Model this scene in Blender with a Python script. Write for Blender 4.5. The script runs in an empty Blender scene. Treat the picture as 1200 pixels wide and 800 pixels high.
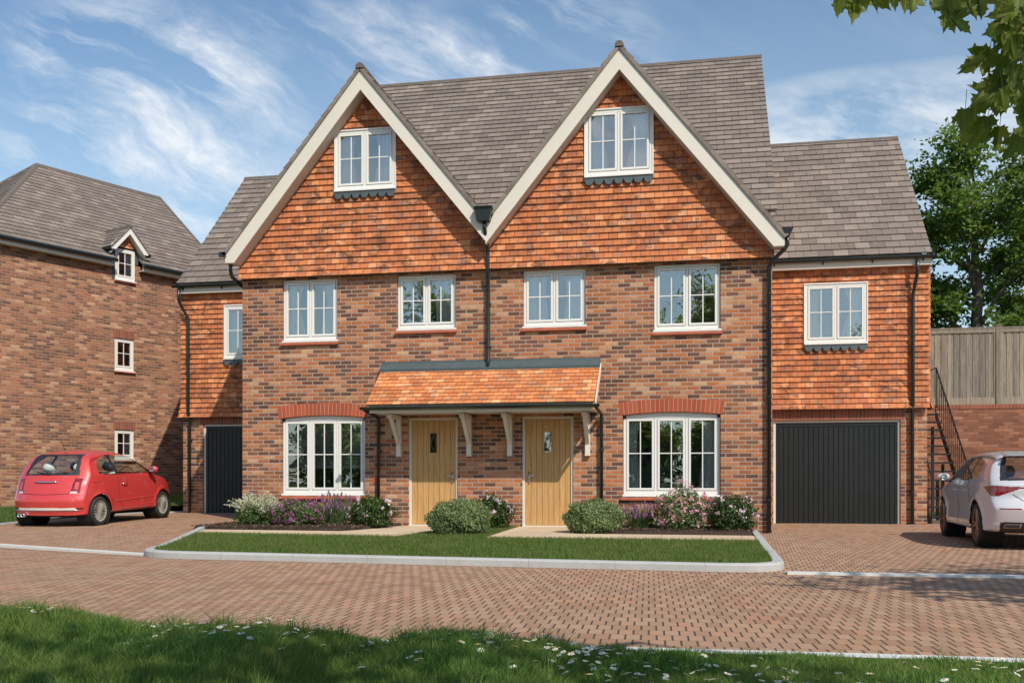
import bpy, math, random
import numpy as np
from mathutils import Vector, Matrix
R = math.radians
random.seed(7)
scene = bpy.context.scene
COL = scene.collection

# ------------------------------------------------------------------ helpers
class MB:
    """collects geometry for ONE mesh object"""
    def __init__(s): s.v=[]; s.f=[]; s.uv=[]; s.mi=[]
    def face(s, pts, uv=None, mi=0):
        n=len(s.v); s.v.extend([tuple(p) for p in pts]); s.f.append(tuple(range(n,n+len(pts))))
        s.uv.append(uv if uv else [(0,0)]*len(pts)); s.mi.append(mi)
    def box(s, x0,x1,y0,y1,z0,z1, mi=0):
        if x0>x1: x0,x1=x1,x0
        if y0>y1: y0,y1=y1,y0
        if z0>z1: z0,z1=z1,z0
        a=[(x0,y0,z0),(x1,y0,z0),(x1,y1,z0),(x0,y1,z0),(x0,y0,z1),(x1,y0,z1),(x1,y1,z1),(x0,y1,z1)]
        n=len(s.v); s.v.extend(a)
        for q in ((0,3,2,1),(4,5,6,7),(0,1,5,4),(1,2,6,5),(2,3,7,6),(3,0,4,7)):
            s.f.append(tuple(n+i for i in q)); s.uv.append([(0,0)]*4); s.mi.append(mi)
    def hexa(s, a, mi=0):
        """8 corners: bottom 4 then top 4"""
        n=len(s.v); s.v.extend([tuple(p) for p in a])
        for q in ((0,3,2,1),(4,5,6,7),(0,1,5,4),(1,2,6,5),(2,3,7,6),(3,0,4,7)):
            s.f.append(tuple(n+i for i in q)); s.uv.append([(0,0)]*4); s.mi.append(mi)
    def prism(s, poly, d, mi=0):
        """poly: 3D points in a plane, d: extrusion vector"""
        n=len(s.v); k=len(poly); d=Vector(d)
        s.v.extend([tuple(p) for p in poly]); s.v.extend([tuple(Vector(p)+d) for p in poly])
        s.f.append(tuple(range(n,n+k))[::-1]); s.f.append(tuple(range(n+k,n+2*k)))
        s.uv.append([(0,0)]*k); s.uv.append([(0,0)]*k); s.mi+= [mi,mi]
        for i in range(k):
            j=(i+1)%k; s.f.append((n+i,n+j,n+k+j,n+k+i)); s.uv.append([(0,0)]*4); s.mi.append(mi)
    def tube(s, pts, r, n=8, mi=0, cap=True):
        pts=[Vector(p) for p in pts]; m=len(pts)
        rr=r if isinstance(r,(list,tuple)) else [r]*m
        base=len(s.v); prev=None
        for i,p in enumerate(pts):
            t=(pts[min(i+1,m-1)]-pts[max(i-1,0)]).normalized()
            if prev is None:
                a=Vector((0,0,1)) if abs(t.z)<.9 else Vector((1,0,0))
                u=t.cross(a).normalized()
            else:
                u=(prev-t*prev.dot(t)).normalized()
            prev=u; w=t.cross(u)
            for k in range(n):
                an=2*math.pi*k/n; s.v.append(tuple(p+(u*math.cos(an)+w*math.sin(an))*rr[i]))
        for i in range(m-1):
            for k in range(n):
                a=base+i*n+k; b=base+i*n+(k+1)%n
                s.f.append((a,b,b+n,a+n)); s.uv.append([(0,0)]*4); s.mi.append(mi)
        if cap:
            s.f.append(tuple(base+k for k in range(n))[::-1]); s.f.append(tuple(base+(m-1)*n+k for k in range(n)))
            s.uv+= [[(0,0)]*n]*2; s.mi+=[mi,mi]
    def lathe(s, prof, axis_o, axis, n=32, mi=0):
        """prof: list of (radius, along)"""
        axis=Vector(axis).normalized(); o=Vector(axis_o)
        a=Vector((0,0,1)) if abs(axis.z)<.9 else Vector((1,0,0)); u=axis.cross(a).normalized(); w=axis.cross(u)
        base=len(s.v)
        for (r,h) in prof:
            for k in range(n):
                an=2*math.pi*k/n; s.v.append(tuple(o+axis*h+(u*math.cos(an)+w*math.sin(an))*r))
        for i in range(len(prof)-1):
            for k in range(n):
                p=base+i*n+k; q=base+i*n+(k+1)%n
                s.f.append((p,q,q+n,p+n)); s.uv.append([(0,0)]*4); s.mi.append(mi)
    def build(s, name, mat, parent=None, smooth=False, bevel=0):
        me=bpy.data.meshes.new(name); me.from_pydata(s.v,[],s.f)
        mats=mat if isinstance(mat,(list,tuple)) else [mat]
        for m_ in mats: me.materials.append(m_)
        uvl=me.uv_layers.new(name='uv')
        flat=[c for poly in s.uv for p in poly for c in p]
        uvl.data.foreach_set('uv',flat)
        if len(mats)>1: me.polygons.foreach_set('material_index',s.mi)
        if smooth: me.polygons.foreach_set('use_smooth',[True]*len(me.polygons))
        me.update()
        o=bpy.data.objects.new(name,me); COL.objects.link(o)
        if parent: attach(o,parent)
        if bevel:
            b=o.modifiers.new('bevel','BEVEL'); b.width=bevel; b.segments=2; b.limit_method='ANGLE'
        return o

def attach(o,parent):
    """meshes of static things are written in world metres; 'origin' of the root says how far to shift back"""
    o.parent=parent
    r=parent
    if parent.get('shift'): o.location=tuple(-c for c in parent['shift'])
def np_mesh(name, verts, faces, mat, parent=None, loop=None):
    """fast mesh: faces all with the same number of corners"""
    verts=np.asarray(verts,dtype=np.float32).reshape(-1,3); faces=np.asarray(faces,dtype=np.int32)
    k=faces.shape[1]; nf=faces.shape[0]
    me=bpy.data.meshes.new(name); me.vertices.add(len(verts)); me.vertices.foreach_set('co',verts.ravel())
    me.loops.add(nf*k); me.loops.foreach_set('vertex_index',faces.ravel())
    me.polygons.add(nf); me.polygons.foreach_set('loop_start',np.arange(0,nf*k,k,dtype=np.int32))
    try: me.polygons.foreach_set('loop_total',np.full(nf,k,dtype=np.int32))
    except Exception: pass
    me.update(calc_edges=True); me.materials.append(mat)
    o=bpy.data.objects.new(name,me); COL.objects.link(o)
    if parent: attach(o,parent)
    return o
def tag(o,label=None,cat=None,group=None,kind=None):
    if label: o['label']=label
    if cat: o['category']=cat
    if group: o['group']=group
    if kind: o['kind']=kind
    return o
def thing(name,loc,label,cat,group=None,rotz=0,world=False):
    o=bpy.data.objects.new(name,None); COL.objects.link(o); o.location=loc; o.rotation_euler=(0,0,rotz)
    o.empty_display_size=.2
    tag(o,label,cat,group)
    if world: o['shift']=[float(c) for c in loc]
    return o
def struct(o): o['kind']='structure'; return o
def stuff(o,label,cat): return tag(o,label,cat,kind='stuff')

# ------------------------------------------------------------------ node helpers
class NT:
    def __init__(s,name):
        s.mat=bpy.data.materials.new(name); s.mat.use_nodes=True; s.t=s.mat.node_tree; s.n=s.t.nodes; s.l=s.t.links
        s.bsdf=s.n['Principled BSDF']; s.out=s.n['Material Output']
    def node(s,typ,**kw):
        x=s.n.new(typ)
        for k,v in kw.items(): setattr(x,k,v)
        return x
    def put(s,sock,v):
        if isinstance(v,bpy.types.NodeSocket): s.l.new(v,sock)
        elif isinstance(v,(tuple,list)) and len(v)==3 and sock.type=='RGBA': sock.default_value=(*v,1)
        else: sock.default_value=v
    def m(s,op,a,b=0.0,c=0.0,clamp=False):
        x=s.node('ShaderNodeMath',operation=op,use_clamp=clamp)
        s.put(x.inputs[0],a); s.put(x.inputs[1],b)
        if len(x.inputs)>2: s.put(x.inputs[2],c)
        return x.outputs[0]
    def mix(s,f,a,b,blend='MIX'):
        x=s.node('ShaderNodeMix',data_type='RGBA',blend_type=blend)
        s.put(x.inputs[0],f); s.put(x.inputs[6],a); s.put(x.inputs[7],b); return x.outputs[2]
    def ramp(s,f,stops,interp='LINEAR'):
        x=s.node('ShaderNodeValToRGB'); x.color_ramp.interpolation=interp
        e=x.color_ramp.elements
        while len(e)<len(stops): e.new(.5)
        for el,(p,c) in zip(e,stops): el.position=p; el.color=(*c,1) if len(c)==3 else c
        s.put(x.inputs[0],f); return x.outputs[0]
    def rng(s,v,a,b,c=0.,d=1.):
        x=s.node('ShaderNodeMapRange'); 
        for i,q in enumerate((v,a,b,c,d)): s.put(x.inputs[i],q)
        return x.outputs[0]
    def noise(s,vec,scale,detail=3,rough=.5,dist=0.):
        x=s.node('ShaderNodeTexNoise'); 
        if vec is not None: s.l.new(vec,x.inputs['Vector'])
        x.inputs['Scale'].default_value=scale; x.inputs['Detail'].default_value=detail; x.inputs['Roughness'].default_value=rough; x.inputs['Distortion'].default_value=dist
        return x.outputs[0]
    def obj(s): return s.node('ShaderNodeTexCoord').outputs['Object']
    def pos(s): return s.node('ShaderNodeNewGeometry').outputs['Position']
    def uvw(s):
        x=s.node('ShaderNodeUVMap'); x.uv_map='uv'; return x.outputs[0]
    def sep(s,v):
        x=s.node('ShaderNodeSeparateXYZ'); s.l.new(v,x.inputs[0]); return x.outputs
    def comb(s,a,b,c=0.):
        x=s.node('ShaderNodeCombineXYZ'); s.put(x.inputs[0],a); s.put(x.inputs[1],b); s.put(x.inputs[2],c); return x.outputs[0]
    def white(s,vec):
        x=s.node('ShaderNodeTexWhiteNoise',noise_dimensions='3D'); s.l.new(vec,x.inputs['Vector']); return x.outputs
    def bump(s,h,dist=.01,strength=1.,normal=None):
        x=s.node('ShaderNodeBump'); x.inputs['Distance'].default_value=dist; x.inputs['Strength'].default_value=strength
        s.put(x.inputs['Height'],h)
        s.l.new(x.outputs[0],s.bsdf.inputs['Normal']); return x
    def set(s,color=None,rough=None,metal=None,spec=None,**kw):
        b=s.bsdf.inputs
        if color is not None: s.put(b['Base Color'],color)
        if rough is not None: s.put(b['Roughness'],rough)
        if metal is not None: s.put(b['Metallic'],metal)
        if spec is not None: s.put(b['Specular IOR Level'],spec)
        for k,v in kw.items(): s.put(b[k],v)
        return s.mat
    def cells(s,u,v,w,h,stag=.5,seed=0.):
        row=s.m('FLOOR',s.m('DIVIDE',v,h)); off=s.m('MULTIPLY',s.m('MODULO',s.m('ABSOLUTE',row),2.),stag)
        cu=s.m('ADD',s.m('DIVIDE',u,w),off); col=s.m('FLOOR',cu)
        fu=s.m('MULTIPLY',s.m('SUBTRACT',cu,col),w); fv=s.m('SUBTRACT',v,s.m('MULTIPLY',row,h))
        eu=s.m('MINIMUM',fu,s.m('SUBTRACT',w,fu)); ev=s.m('MINIMUM',fv,s.m('SUBTRACT',h,fv))
        wn=s.white(s.comb(col,row,seed))
        return wn,eu,ev,fu,fv,row,col

def simple(name,color,rough=.5,metal=0.,noise=0.,nscale=20.,spec=.5,bump=0.,**kw):
    k=NT(name)
    c=color
    if noise:
        nz=k.noise(k.obj(),nscale,5,.6)
        c=k.mix(nz,tuple(x*(1-noise) for x in color),tuple(min(1,x*(1+noise)) for x in color))
        k.put(k.bsdf.inputs['Roughness'],k.rng(nz,0,1,max(0,rough-.1),min(1,rough+.1)))
        k.set(color=c,metal=metal,spec=spec,**kw)
        if bump: k.bump(nz,bump)
        return k.mat
    return k.set(color=c,rough=rough,metal=metal,spec=spec,**kw)

# ------------------------------------------------------------------ materials
def brick_mat(name,stops,mortar,w=.225,h=.075,stag=.5,m0=.005,seed=0.,tone=1.,bumpd=.006):
    k=NT(name); p=k.obj(); x,y,z=k.sep(p)[:3]
    wob=k.noise(p,9,2)
    u=k.m('ADD',k.m('ADD',x,y),k.m('MULTIPLY',k.m('SUBTRACT',wob,.5),.008))
    wn,eu,ev,fu,fv,row,col=k.cells(u,k.m('ADD',z,k.m('MULTIPLY',k.m('SUBTRACT',k.noise(p,14,2),.5),.006)),w,h,stag,seed)
    e=k.m('MINIMUM',eu,ev); mask=k.rng(e,m0-.0015,m0+.0015)
    bt_=k.m('MULTIPLY',k.m('SUBTRACT',k.noise(p,1.3,4,.7),.5),.75)
    c=k.ramp(k.m('ADD',wn[0],bt_,clamp=True),stops)
    fine=k.noise(p,70,4,.7); mid=k.noise(p,22,3,.6); big=k.noise(p,.7,3)
    c=k.mix(k.rng(fine,.36,.70,0,.62),c,k.mix(mid,(.10,.05,.04),(.55,.22,.10)))
    blot=k.noise(p,30,2,.5); c=k.mix(k.rng(blot,.60,.68,0,.5),c,(.10,.06,.05))
    c=k.mix(1.,c,k.comb(k.rng(big,.3,.7,.84*tone,1.12*tone),k.rng(big,.3,.7,.84*tone,1.1*tone),k.rng(big,.3,.7,.84*tone,1.1*tone)),'MULTIPLY')
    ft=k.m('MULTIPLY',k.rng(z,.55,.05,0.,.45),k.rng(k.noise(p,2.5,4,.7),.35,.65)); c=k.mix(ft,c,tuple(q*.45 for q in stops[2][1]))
    mc=k.mix(k.noise(p,40,3),tuple(q*.75 for q in mortar),mortar)
    c=k.mix(mask,mc,c)
    k.set(color=c,rough=.9,spec=.2)
    hgt=k.m('ADD',k.m('MULTIPLY',mask,1.),k.m('MULTIPLY',fine,.35))
    hgt=k.m('ADD',hgt,k.m('MULTIPLY',wn[0],.5))
    k.bump(hgt,bumpd)
    return k.mat
MAIN_STOPS=[(0,(.05,.032,.03)),(.14,(.10,.056,.046)),(.30,(.19,.085,.055)),(.46,(.31,.115,.052)),(.62,(.47,.155,.052)),(.76,(.47,.20,.10)),(.92,(.52,.25,.125)),(1,(.60,.37,.21))]
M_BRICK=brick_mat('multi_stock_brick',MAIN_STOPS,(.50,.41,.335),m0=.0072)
SIDE_STOPS=[(0,(.085,.05,.042)),(.2,(.14,.075,.055)),(.42,(.25,.11,.07)),(.6,(.33,.14,.075)),(.8,(.36,.18,.105)),(1,(.50,.31,.19))]
M_BRICK2=brick_mat('brown_stock_brick',SIDE_STOPS,(.40,.31,.25),seed=3.,tone=1.12,m0=.0062)
M_BRICKR=brick_mat('retaining_wall_brick',[(0,(.13,.06,.045)),(.4,(.24,.10,.065)),(.8,(.30,.13,.08)),(1,(.40,.20,.13))],(.26,.17,.13),seed=5.,m0=.004)
def soldier_mat(name,a,b,mortar):
    k=NT(name); p=k.obj(); x,y,z=k.sep(p)[:3]
    wn,eu,ev,fu,fv,row,col=k.cells(x,z,.075,50.,0,7.)
    mask=k.rng(eu,.0035,.0065); c=k.mix(wn[0],a,b); c=k.mix(k.rng(k.noise(p,60,4,.7),.3,.8,0,.4),c,tuple(q*.6 for q in a))
    k.set(color=k.mix(mask,mortar,c),rough=.85,spec=.2); k.bump(mask,.005); return k.mat
M_SOLDIER=soldier_mat('soldier_course_brick',(.22,.075,.05),(.34,.11,.07),(.36,.24,.18))
k=NT('rubbed_red_brick'); g=k.node('ShaderNodeNewGeometry').outputs['Random Per Island']
k.set(color=k.mix(k.noise(k.obj(),60,4,.7),k.ramp(g,[(0,(.36,.075,.035)),(1,(.52,.125,.055))]),(.30,.07,.04)),rough=.85,spec=.2); M_REDBRICK=k.mat
M_MORTAR=simple('mortar',(.46,.36,.27),.95,noise=.15)
M_REDSILL=simple('red_tile_sill',(.42,.10,.05),.7,noise=.3,nscale=12)

def tile_mat(name,stops,w,stain=.5,stain_col=(.07,.035,.03),seed=0.,rough=.75,pale=None,gap=.0045,vstain=1.0,island=False):
    """for stepped courses: uv = (metres along, course number)"""
    k=NT(name); uv=k.sep(k.uvw()); u=uv[0]; v=uv[1]; p=k.obj()
    wn,eu,ev,fu,fv,row,col=k.cells(u,v,w,1.,.5,seed)
    c=k.ramp(wn[0],stops)
    fine=k.noise(p,55,4,.75); c=k.mix(k.rng(fine,.4,.8,0,.5),c,k.mix(k.noise(p,20,2),stops[0][1],stops[-1][1]))
    if stain:
        sx=k.comb(k.m('MULTIPLY',k.sep(p)[0],1.),k.sep(p)[1],k.m('MULTIPLY',k.sep(p)[2],1.5))
        st=k.noise(sx,2.6,5,.66,.5); st=k.m('MULTIPLY',k.rng(st,.485,.58,0,stain),k.rng(wn[0],.15,.85,.25,1.))
        c=k.mix(st,c,stain_col)
        sp=k.noise(p,9,4,.6); c=k.mix(k.rng(sp,.55,.64,0,.6),c,(.27,.20,.17) if pale is None else pale)
    mask=k.rng(eu,gap*.4,gap); c=k.mix(mask,tuple(q*.25 for q in stops[0][1]),c)
    k.set(color=c,rough=rough,spec=.25)
    h=k.m('ADD',k.m('MULTIPLY',mask,.6),k.m('ADD',k.m('MULTIPLY',fine,.4),k.m('MULTIPLY',wn[0],.8)))
    k.bump(h,.006); return k.mat
M_HUNG=tile_mat('orange_hung_clay_tile',[(0,(.34,.11,.05)),(.2,(.47,.145,.055)),(.5,(.57,.185,.067)),(.85,(.64,.235,.09)),(1,(.70,.33,.16))],.165,stain=.85,seed=2.,stain_col=(.12,.045,.03))
M_PORCH=tile_mat('porch_clay_tile',[(0,(.42,.13,.05)),(.3,(.60,.20,.07)),(.7,(.70,.27,.10)),(1,(.78,.43,.22))],.165,stain=.4,seed=6.,stain_col=(.16,.07,.05))
M_ROOF=tile_mat('grey_brown_roof_tile',[(0,(.155,.125,.108)),(.35,(.195,.158,.136)),(.7,(.225,.184,.158)),(1,(.29,.235,.20))],.30,stain=.25,stain_col=(.13,.11,.095),seed=9.,gap=.005,pale=(.24,.21,.185))
M_RIDGE=simple('ridge_tile',(.13,.105,.09),.8,noise=.3,nscale=15)
M_UNDER=simple('tile_edge_mortar',(.13,.115,.10),.9,noise=.3)
M_WHITE=simple('white_upvc',(.74,.725,.69),.35,noise=.03,nscale=3)
M_CREAM=simple('cream_bargeboard',(.66,.61,.53),.55,noise=.05,nscale=2.5)
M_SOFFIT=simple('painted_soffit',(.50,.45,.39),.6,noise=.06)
M_GUTTER=simple('dark_green_black_gutter',(.012,.018,.017),.28,spec=.6)
M_LEAD=simple('lead_sheet',(.085,.115,.12),.5,metal=.25,noise=.25,nscale=9,bump=.004)
M_GARAGE=simple('charcoal_garage_door',(.007,.009,.0085),.42,noise=.15,nscale=3)
M_CURTAIN=simple('white_curtain',(.84,.83,.80),.9,noise=.05)
M_BLIND=simple('slatted_blind',(.62,.62,.58),.6)
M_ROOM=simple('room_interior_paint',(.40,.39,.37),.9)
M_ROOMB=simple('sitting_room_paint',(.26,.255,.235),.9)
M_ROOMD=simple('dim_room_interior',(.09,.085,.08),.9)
M_STEEL=simple('brushed_steel',(.55,.56,.57),.3,metal=.9)
M_BLACK=simple('black_painted_metal',(.013,.014,.016),.4,spec=.5)
def glass_mat(name,fac=.28,tint=(.92,.95,.96),refl=(.92,.92,.9),fres=.8,bump=.004):
    k=NT(name); k.n.remove(k.bsdf)
    tr=k.node('ShaderNodeBsdfTransparent'); tr.inputs[0].default_value=(*tint,1)
    gl=k.node('ShaderNodeBsdfGlossy'); gl.inputs['Roughness'].default_value=.004; gl.inputs[0].default_value=(*refl,1)
    wv=k.noise(k.pos(),1.3,1); b=k.node('ShaderNodeBump'); b.inputs['Distance'].default_value=bump; k.l.new(wv,b.inputs['Height']); k.l.new(b.outputs[0],gl.inputs['Normal'])
    lw=k.node('ShaderNodeLayerWeight'); lw.inputs[0].default_value=.35
    f=k.m('ADD',k.m('MULTIPLY',lw.outputs['Fresnel'],fres),fac,clamp=True)
    mx=k.node('ShaderNodeMixShader'); k.l.new(f,mx.inputs[0]); k.l.new(tr.outputs[0],mx.inputs[1]); k.l.new(gl.outputs[0],mx.inputs[2]); k.l.new(mx.outputs[0],k.out.inputs[0])
    return k.mat
M_GLASS=glass_mat('window_glass',.19)
M_CARGLASS=glass_mat('car_glass',.0,tint=(.80,.84,.83),fres=.16,bump=0)
# oak door
k=NT('light_oak_door'); p=k.obj(); x,y,z=k.sep(p)[:3]
gr=k.noise(k.comb(k.m('MULTIPLY',x,55.),y,k.m('MULTIPLY',z,2.2)),1.,5,.65,.6)
pl=k.white(k.comb(k.m('FLOOR',k.m('DIVIDE',x,.115)),1.,2.))[0]
c=k.ramp(gr,[(.3,(.36,.185,.065)),(.5,(.52,.30,.115)),(.72,(.64,.41,.18))]); c=k.mix(k.rng(pl,0,1,0,.25),c,(.44,.25,.11))
k.set(color=c,rough=.45,spec=.35); k.bump(gr,.002); M_OAK=k.mat
# paving
def paving_mat(name,rot,seed):
    k=NT(name); mp=k.node('ShaderNodeMapping'); mp.inputs['Rotation'].default_value=(0,0,rot); k.l.new(k.pos(),mp.inputs['Vector']); p=mp.outputs[0]
    x,y,z=k.sep(p)[:3]
    wn,eu,ev,fu,fv,row,col=k.cells(x,y,.094,.19,.5,seed)
    mu=k.rng(eu,.0035,.007); mv=k.rng(ev,.0015,.005)
    c=k.ramp(wn[0],[(0,(.30,.16,.10)),(.3,(.355,.205,.125)),(.55,(.395,.24,.15)),(.8,(.43,.28,.18)),(1,(.45,.225,.14))])
    fine=k.noise(p,120,4,.7); big=k.noise(p,.55,4,.6); mid=k.noise(p,4.,4,.6)
    c=k.mix(k.rng(fine,.3,.75,0,.35),c,(.33,.205,.135))
    c=k.mix(k.rng(mid,.45,.75,0,.35),c,(.38,.185,.12))
    c=k.mix(k.rng(big,.42,.72,0,.4),c,(.36,.265,.19))
    spots=k.noise(p,1.9,2,.5); c=k.mix(k.rng(spots,.70,.74,0,.35),c,(.27,.24,.22))
    c=k.mix(mv,(.27,.17,.12),c); c=k.mix(mu,(.085,.062,.045),c)
    sm=k.noise(k.comb(k.m('MULTIPLY',x,.25),y,0.),1.1,5,.7); c=k.mix(k.rng(sm,.5,.75,0,.30),c,(.20,.135,.10))
    k.set(color=c,rough=.85,spec=.25)
    k.bump(k.m('ADD',k.m('MINIMUM',mu,mv),k.m('MULTIPLY',fine,.25)),.006); return k.mat
M_PAVE=paving_mat('block_paving',R(-3),1.)
M_PAVE2=paving_mat('drive_block_paving',R(3),4.)
k=NT('concrete_kerb'); p=k.pos(); x,y,z=k.sep(p)[:3]
wn,eu,ev,_,_,_,_=k.cells(k.m('ADD',x,k.m('MULTIPLY',y,.35)),z,.915,50.,0.,3.)
nz=k.noise(p,9,5,.7); c=k.mix(nz,(.34,.345,.34),(.50,.50,.49)); c=k.mix(k.rng(k.noise(p,2.3,4,.7),.5,.75,0,.5),c,(.30,.29,.26)); c=k.mix(k.m('MULTIPLY',wn[0],.25),c,(.36,.36,.35)); c=k.mix(k.rng(eu,.0008,.0035),(.20,.19,.17),c)
k.set(color=c,rough=.9,spec=.2); k.bump(nz,.003); M_KERB=k.mat
k=NT('buff_stone_slab'); p=k.obj(); x,y,z=k.sep(p)[:3]
wn,eu,ev,_,_,_,_=k.cells(x,k.m('ADD',y,.02),.6,.6,.0,2.); e=k.rng(k.m('MINIMUM',eu,ev),.004,.008)
c=k.mix(wn[0],(.56,.42,.28),(.64,.50,.35)); c=k.mix(k.rng(k.noise(p,6,5,.7),.3,.8,0,.5),c,(.48,.36,.25)); k.set(color=k.mix(e,(.28,.2,.14),c),rough=.85); M_SLAB=k.mat
k=NT('bark_mulch'); p=k.pos(); nz=k.noise(p,35,5,.8); k.set(color=k.ramp(nz,[(.3,(.018,.011,.008)),(.6,(.07,.042,.028)),(.8,(.13,.08,.055))]),rough=.95); k.bump(nz,.03); M_MULCH=k.mat
k=NT('bark_chip'); g=k.node('ShaderNodeNewGeometry').outputs['Random Per Island']; k.set(color=k.ramp(g,[(0,(.03,.018,.012)),(.6,(.10,.06,.04)),(1,(.22,.15,.10))]),rough=.95); M_CHIP=k.mat
k=NT('grass_soil'); p=k.pos(); nz=k.noise(p,12,5,.7); k.set(color=k.ramp(nz,[(.3,(.025,.045,.012)),(.7,(.05,.09,.02))]),rough=1.,spec=.1); k.bump(nz,.03); M_TURF=k.mat
def leafy(name,stops,trans=.35,rough=.5,spec=.35,patch=None,pscale=1.5,tcol=1.4):
    k=NT(name); g=k.node('ShaderNodeNewGeometry').outputs['Random Per Island']
    c=k.ramp(g,stops)
    if patch:
        c=k.mix(k.rng(k.noise(k.pos(),pscale,3,.6),.42,.62,0,.75),c,patch)
    k.set(color=c,rough=rough,spec=spec)
    tl=k.node('ShaderNodeBsdfTranslucent'); tc=k.mix(1.,c,(tcol,tcol*1.05,tcol*.55),'MULTIPLY'); k.l.new(tc,tl.inputs[0])
    mx=k.node('ShaderNodeMixShader'); mx.inputs[0].default_value=trans; k.l.new(k.bsdf.outputs[0],mx.inputs[1]); k.l.new(tl.outputs[0],mx.inputs[2]); k.l.new(mx.outputs[0],k.out.inputs[0])
    return k.mat
M_GRASS=leafy('lawn_grass_blades',[(0,(.055,.11,.02)),(.5,(.09,.155,.032)),(.85,(.13,.20,.05)),(1,(.24,.23,.09))],.3,.7,.1,(.16,.18,.06),2.2)
M_GRASS2=leafy('verge_grass_blades',[(0,(.055,.12,.028)),(.5,(.10,.195,.043)),(.85,(.15,.265,.065)),(1,(.28,.31,.12))],.40,.7,.12,(.17,.215,.06),1.7)
M_MAPLE=leafy('maple_leaf',[(0,(.10,.14,.025)),(.5,(.15,.19,.03)),(.9,(.21,.24,.045)),(1,(.28,.29,.09))],.48,.5,.3)
M_TREE=leafy('woodland_leaf',[(0,(.08,.135,.036)),(.4,(.13,.20,.05)),(.8,(.19,.28,.07)),(1,(.27,.35,.11))],.45,.8,.08,(.11,.165,.05),.6)
M_TREE2=leafy('garden_tree_leaf',[(0,(.10,.15,.03)),(.5,(.18,.24,.05)),(1,(.34,.36,.10))],.55)
M_RHODO=leafy('dark_glossy_leaf',[(0,(.018,.042,.010)),(.5,(.035,.075,.014)),(1,(.09,.15,.03))],.2,.35,.5)
M_SAGE=leafy('grey_green_leaf',[(0,(.10,.145,.06)),(.5,(.17,.225,.095)),(1,(.29,.35,.17))],.25,.7,.15)
M_SPRAY=leafy('fresh_green_leaf',[(0,(.04,.085,.02)),(.6,(.08,.14,.035)),(1,(.14,.20,.06))],.3)
M_LAVST=leafy('lavender_stem',[(0,(.07,.12,.04)),(1,(.15,.20,.085))],.3)
M_PURPLE=leafy('purple_flower_head',[(0,(.15,.045,.12)),(1,(.30,.13,.27))],.2,tcol=1.)
M_MAGENTA=leafy('magenta_petal',[(0,(.26,.06,.21)),(.5,(.38,.10,.31)),(1,(.48,.19,.40))],.25,tcol=1.)
M_PINK=leafy('pink_petal',[(0,(.58,.24,.33)),(.5,(.70,.34,.42)),(1,(.78,.50,.55))],.25,tcol=1.)
M_PALEPINK=leafy('pale_pink_petal',[(0,(.60,.40,.52)),(1,(.78,.62,.72))],.25,tcol=1.)
M_PLUME=leafy('cream_plume',[(0,(.42,.44,.30)),(.5,(.60,.60,.46)),(1,(.75,.74,.62))],.3,tcol=1.)
M_PETAL=simple('white_daisy_petal',(.80,.80,.76),.6); M_YOLK=simple('daisy_centre',(.65,.42,.04),.7)
k=NT('tree_bark'); p=k.obj(); x,y,z=k.sep(p)[:3]; nz=k.noise(k.comb(k.m('MULTIPLY',x,4.),k.m('MULTIPLY',y,4.),z),6,5,.7); k.set(color=k.ramp(nz,[(.3,(.06,.045,.035)),(.7,(.19,.15,.12))]),rough=.95); k.bump(nz,.03); M_BARK=k.mat
k=NT('weathered_fence_board'); p=k.obj(); x,y,z=k.sep(p)[:3]
gr=k.noise(k.comb(k.m('MULTIPLY',x,40.),y,k.m('MULTIPLY',z,2.)),1.,5,.7,.8); g=k.node('ShaderNodeNewGeometry').outputs['Random Per Island']
c=k.ramp(gr,[(.3,(.13,.115,.10)),(.5,(.235,.215,.185)),(.75,(.36,.335,.29))]); c=k.mix(1.,c,k.ramp(g,[(0,(.72,.72,.72)),(.5,(.95,.93,.88)),(1,(1.2,1.12,1.0))]),'MULTIPLY')
k.set(color=c,rough=.9,spec=.2); k.bump(gr,.004); M_FENCE=k.mat
M_TYRE=simple('tyre_rubber',(.022,.021,.02),.75,noise=.2)
M_ARCH=simple('wheel_arch_liner',(.008,.008,.008),.9)
M_TRIM=simple('black_plastic_trim',(.02,.02,.021),.5)
M_CHROME=simple('chrome',(.75,.76,.78),.12,metal=1.)
def lamp_mat(name,c):
    k=NT(name); return k.set(color=c,rough=.12,spec=.7,**{'Coat Weight':1.,'Coat Roughness':.03})
M_LAMP=lamp_mat('red_lamp_lens',(.20,.004,.006)); M_LAMPC=lamp_mat('clear_lamp_lens',(.62,.60,.60)); M_LAMPD=lamp_mat('dark_red_lens',(.12,.006,.006))
def paint(name,c,metal,flake=0.,rough=.3,speck=None):
    k=NT(name); col=c
    if flake: col=k.mix(k.noise(k.obj(),900,2),tuple(q*(1-flake) for q in c),tuple(min(1,q*(1+flake)) for q in c))
    if speck:
        s1=k.noise(k.obj(),6.5,2,.4); col=k.mix(k.rng(s1,.66,.70,0,.22),col if not isinstance(col,tuple) else col,speck)
    return k.set(color=col,rough=rough,metal=metal,**{'Coat Weight':1.,'Coat Roughness':.04})
M_RED=paint('coral_red_car_paint',(.56,.045,.042),.05,0,.38,(.50,.22,.22))
M_SILVER=paint('silver_car_paint',(.62,.61,.64),.22,.05,.36)
M_RIM1=simple('bronze_grey_alloy',(.50,.47,.42),.4,metal=.45); M_RIM2=simple('copper_alloy',(.36,.22,.15),.3,metal=.85)
M_SEAT=simple('cream_seat_cover',(.86,.82,.74),.7); M_SEATD=simple('dark_seat_cover',(.05,.055,.07),.7); M_CABIN=simple('car_cabin_plastic',(.05,.05,.055),.8)

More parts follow.
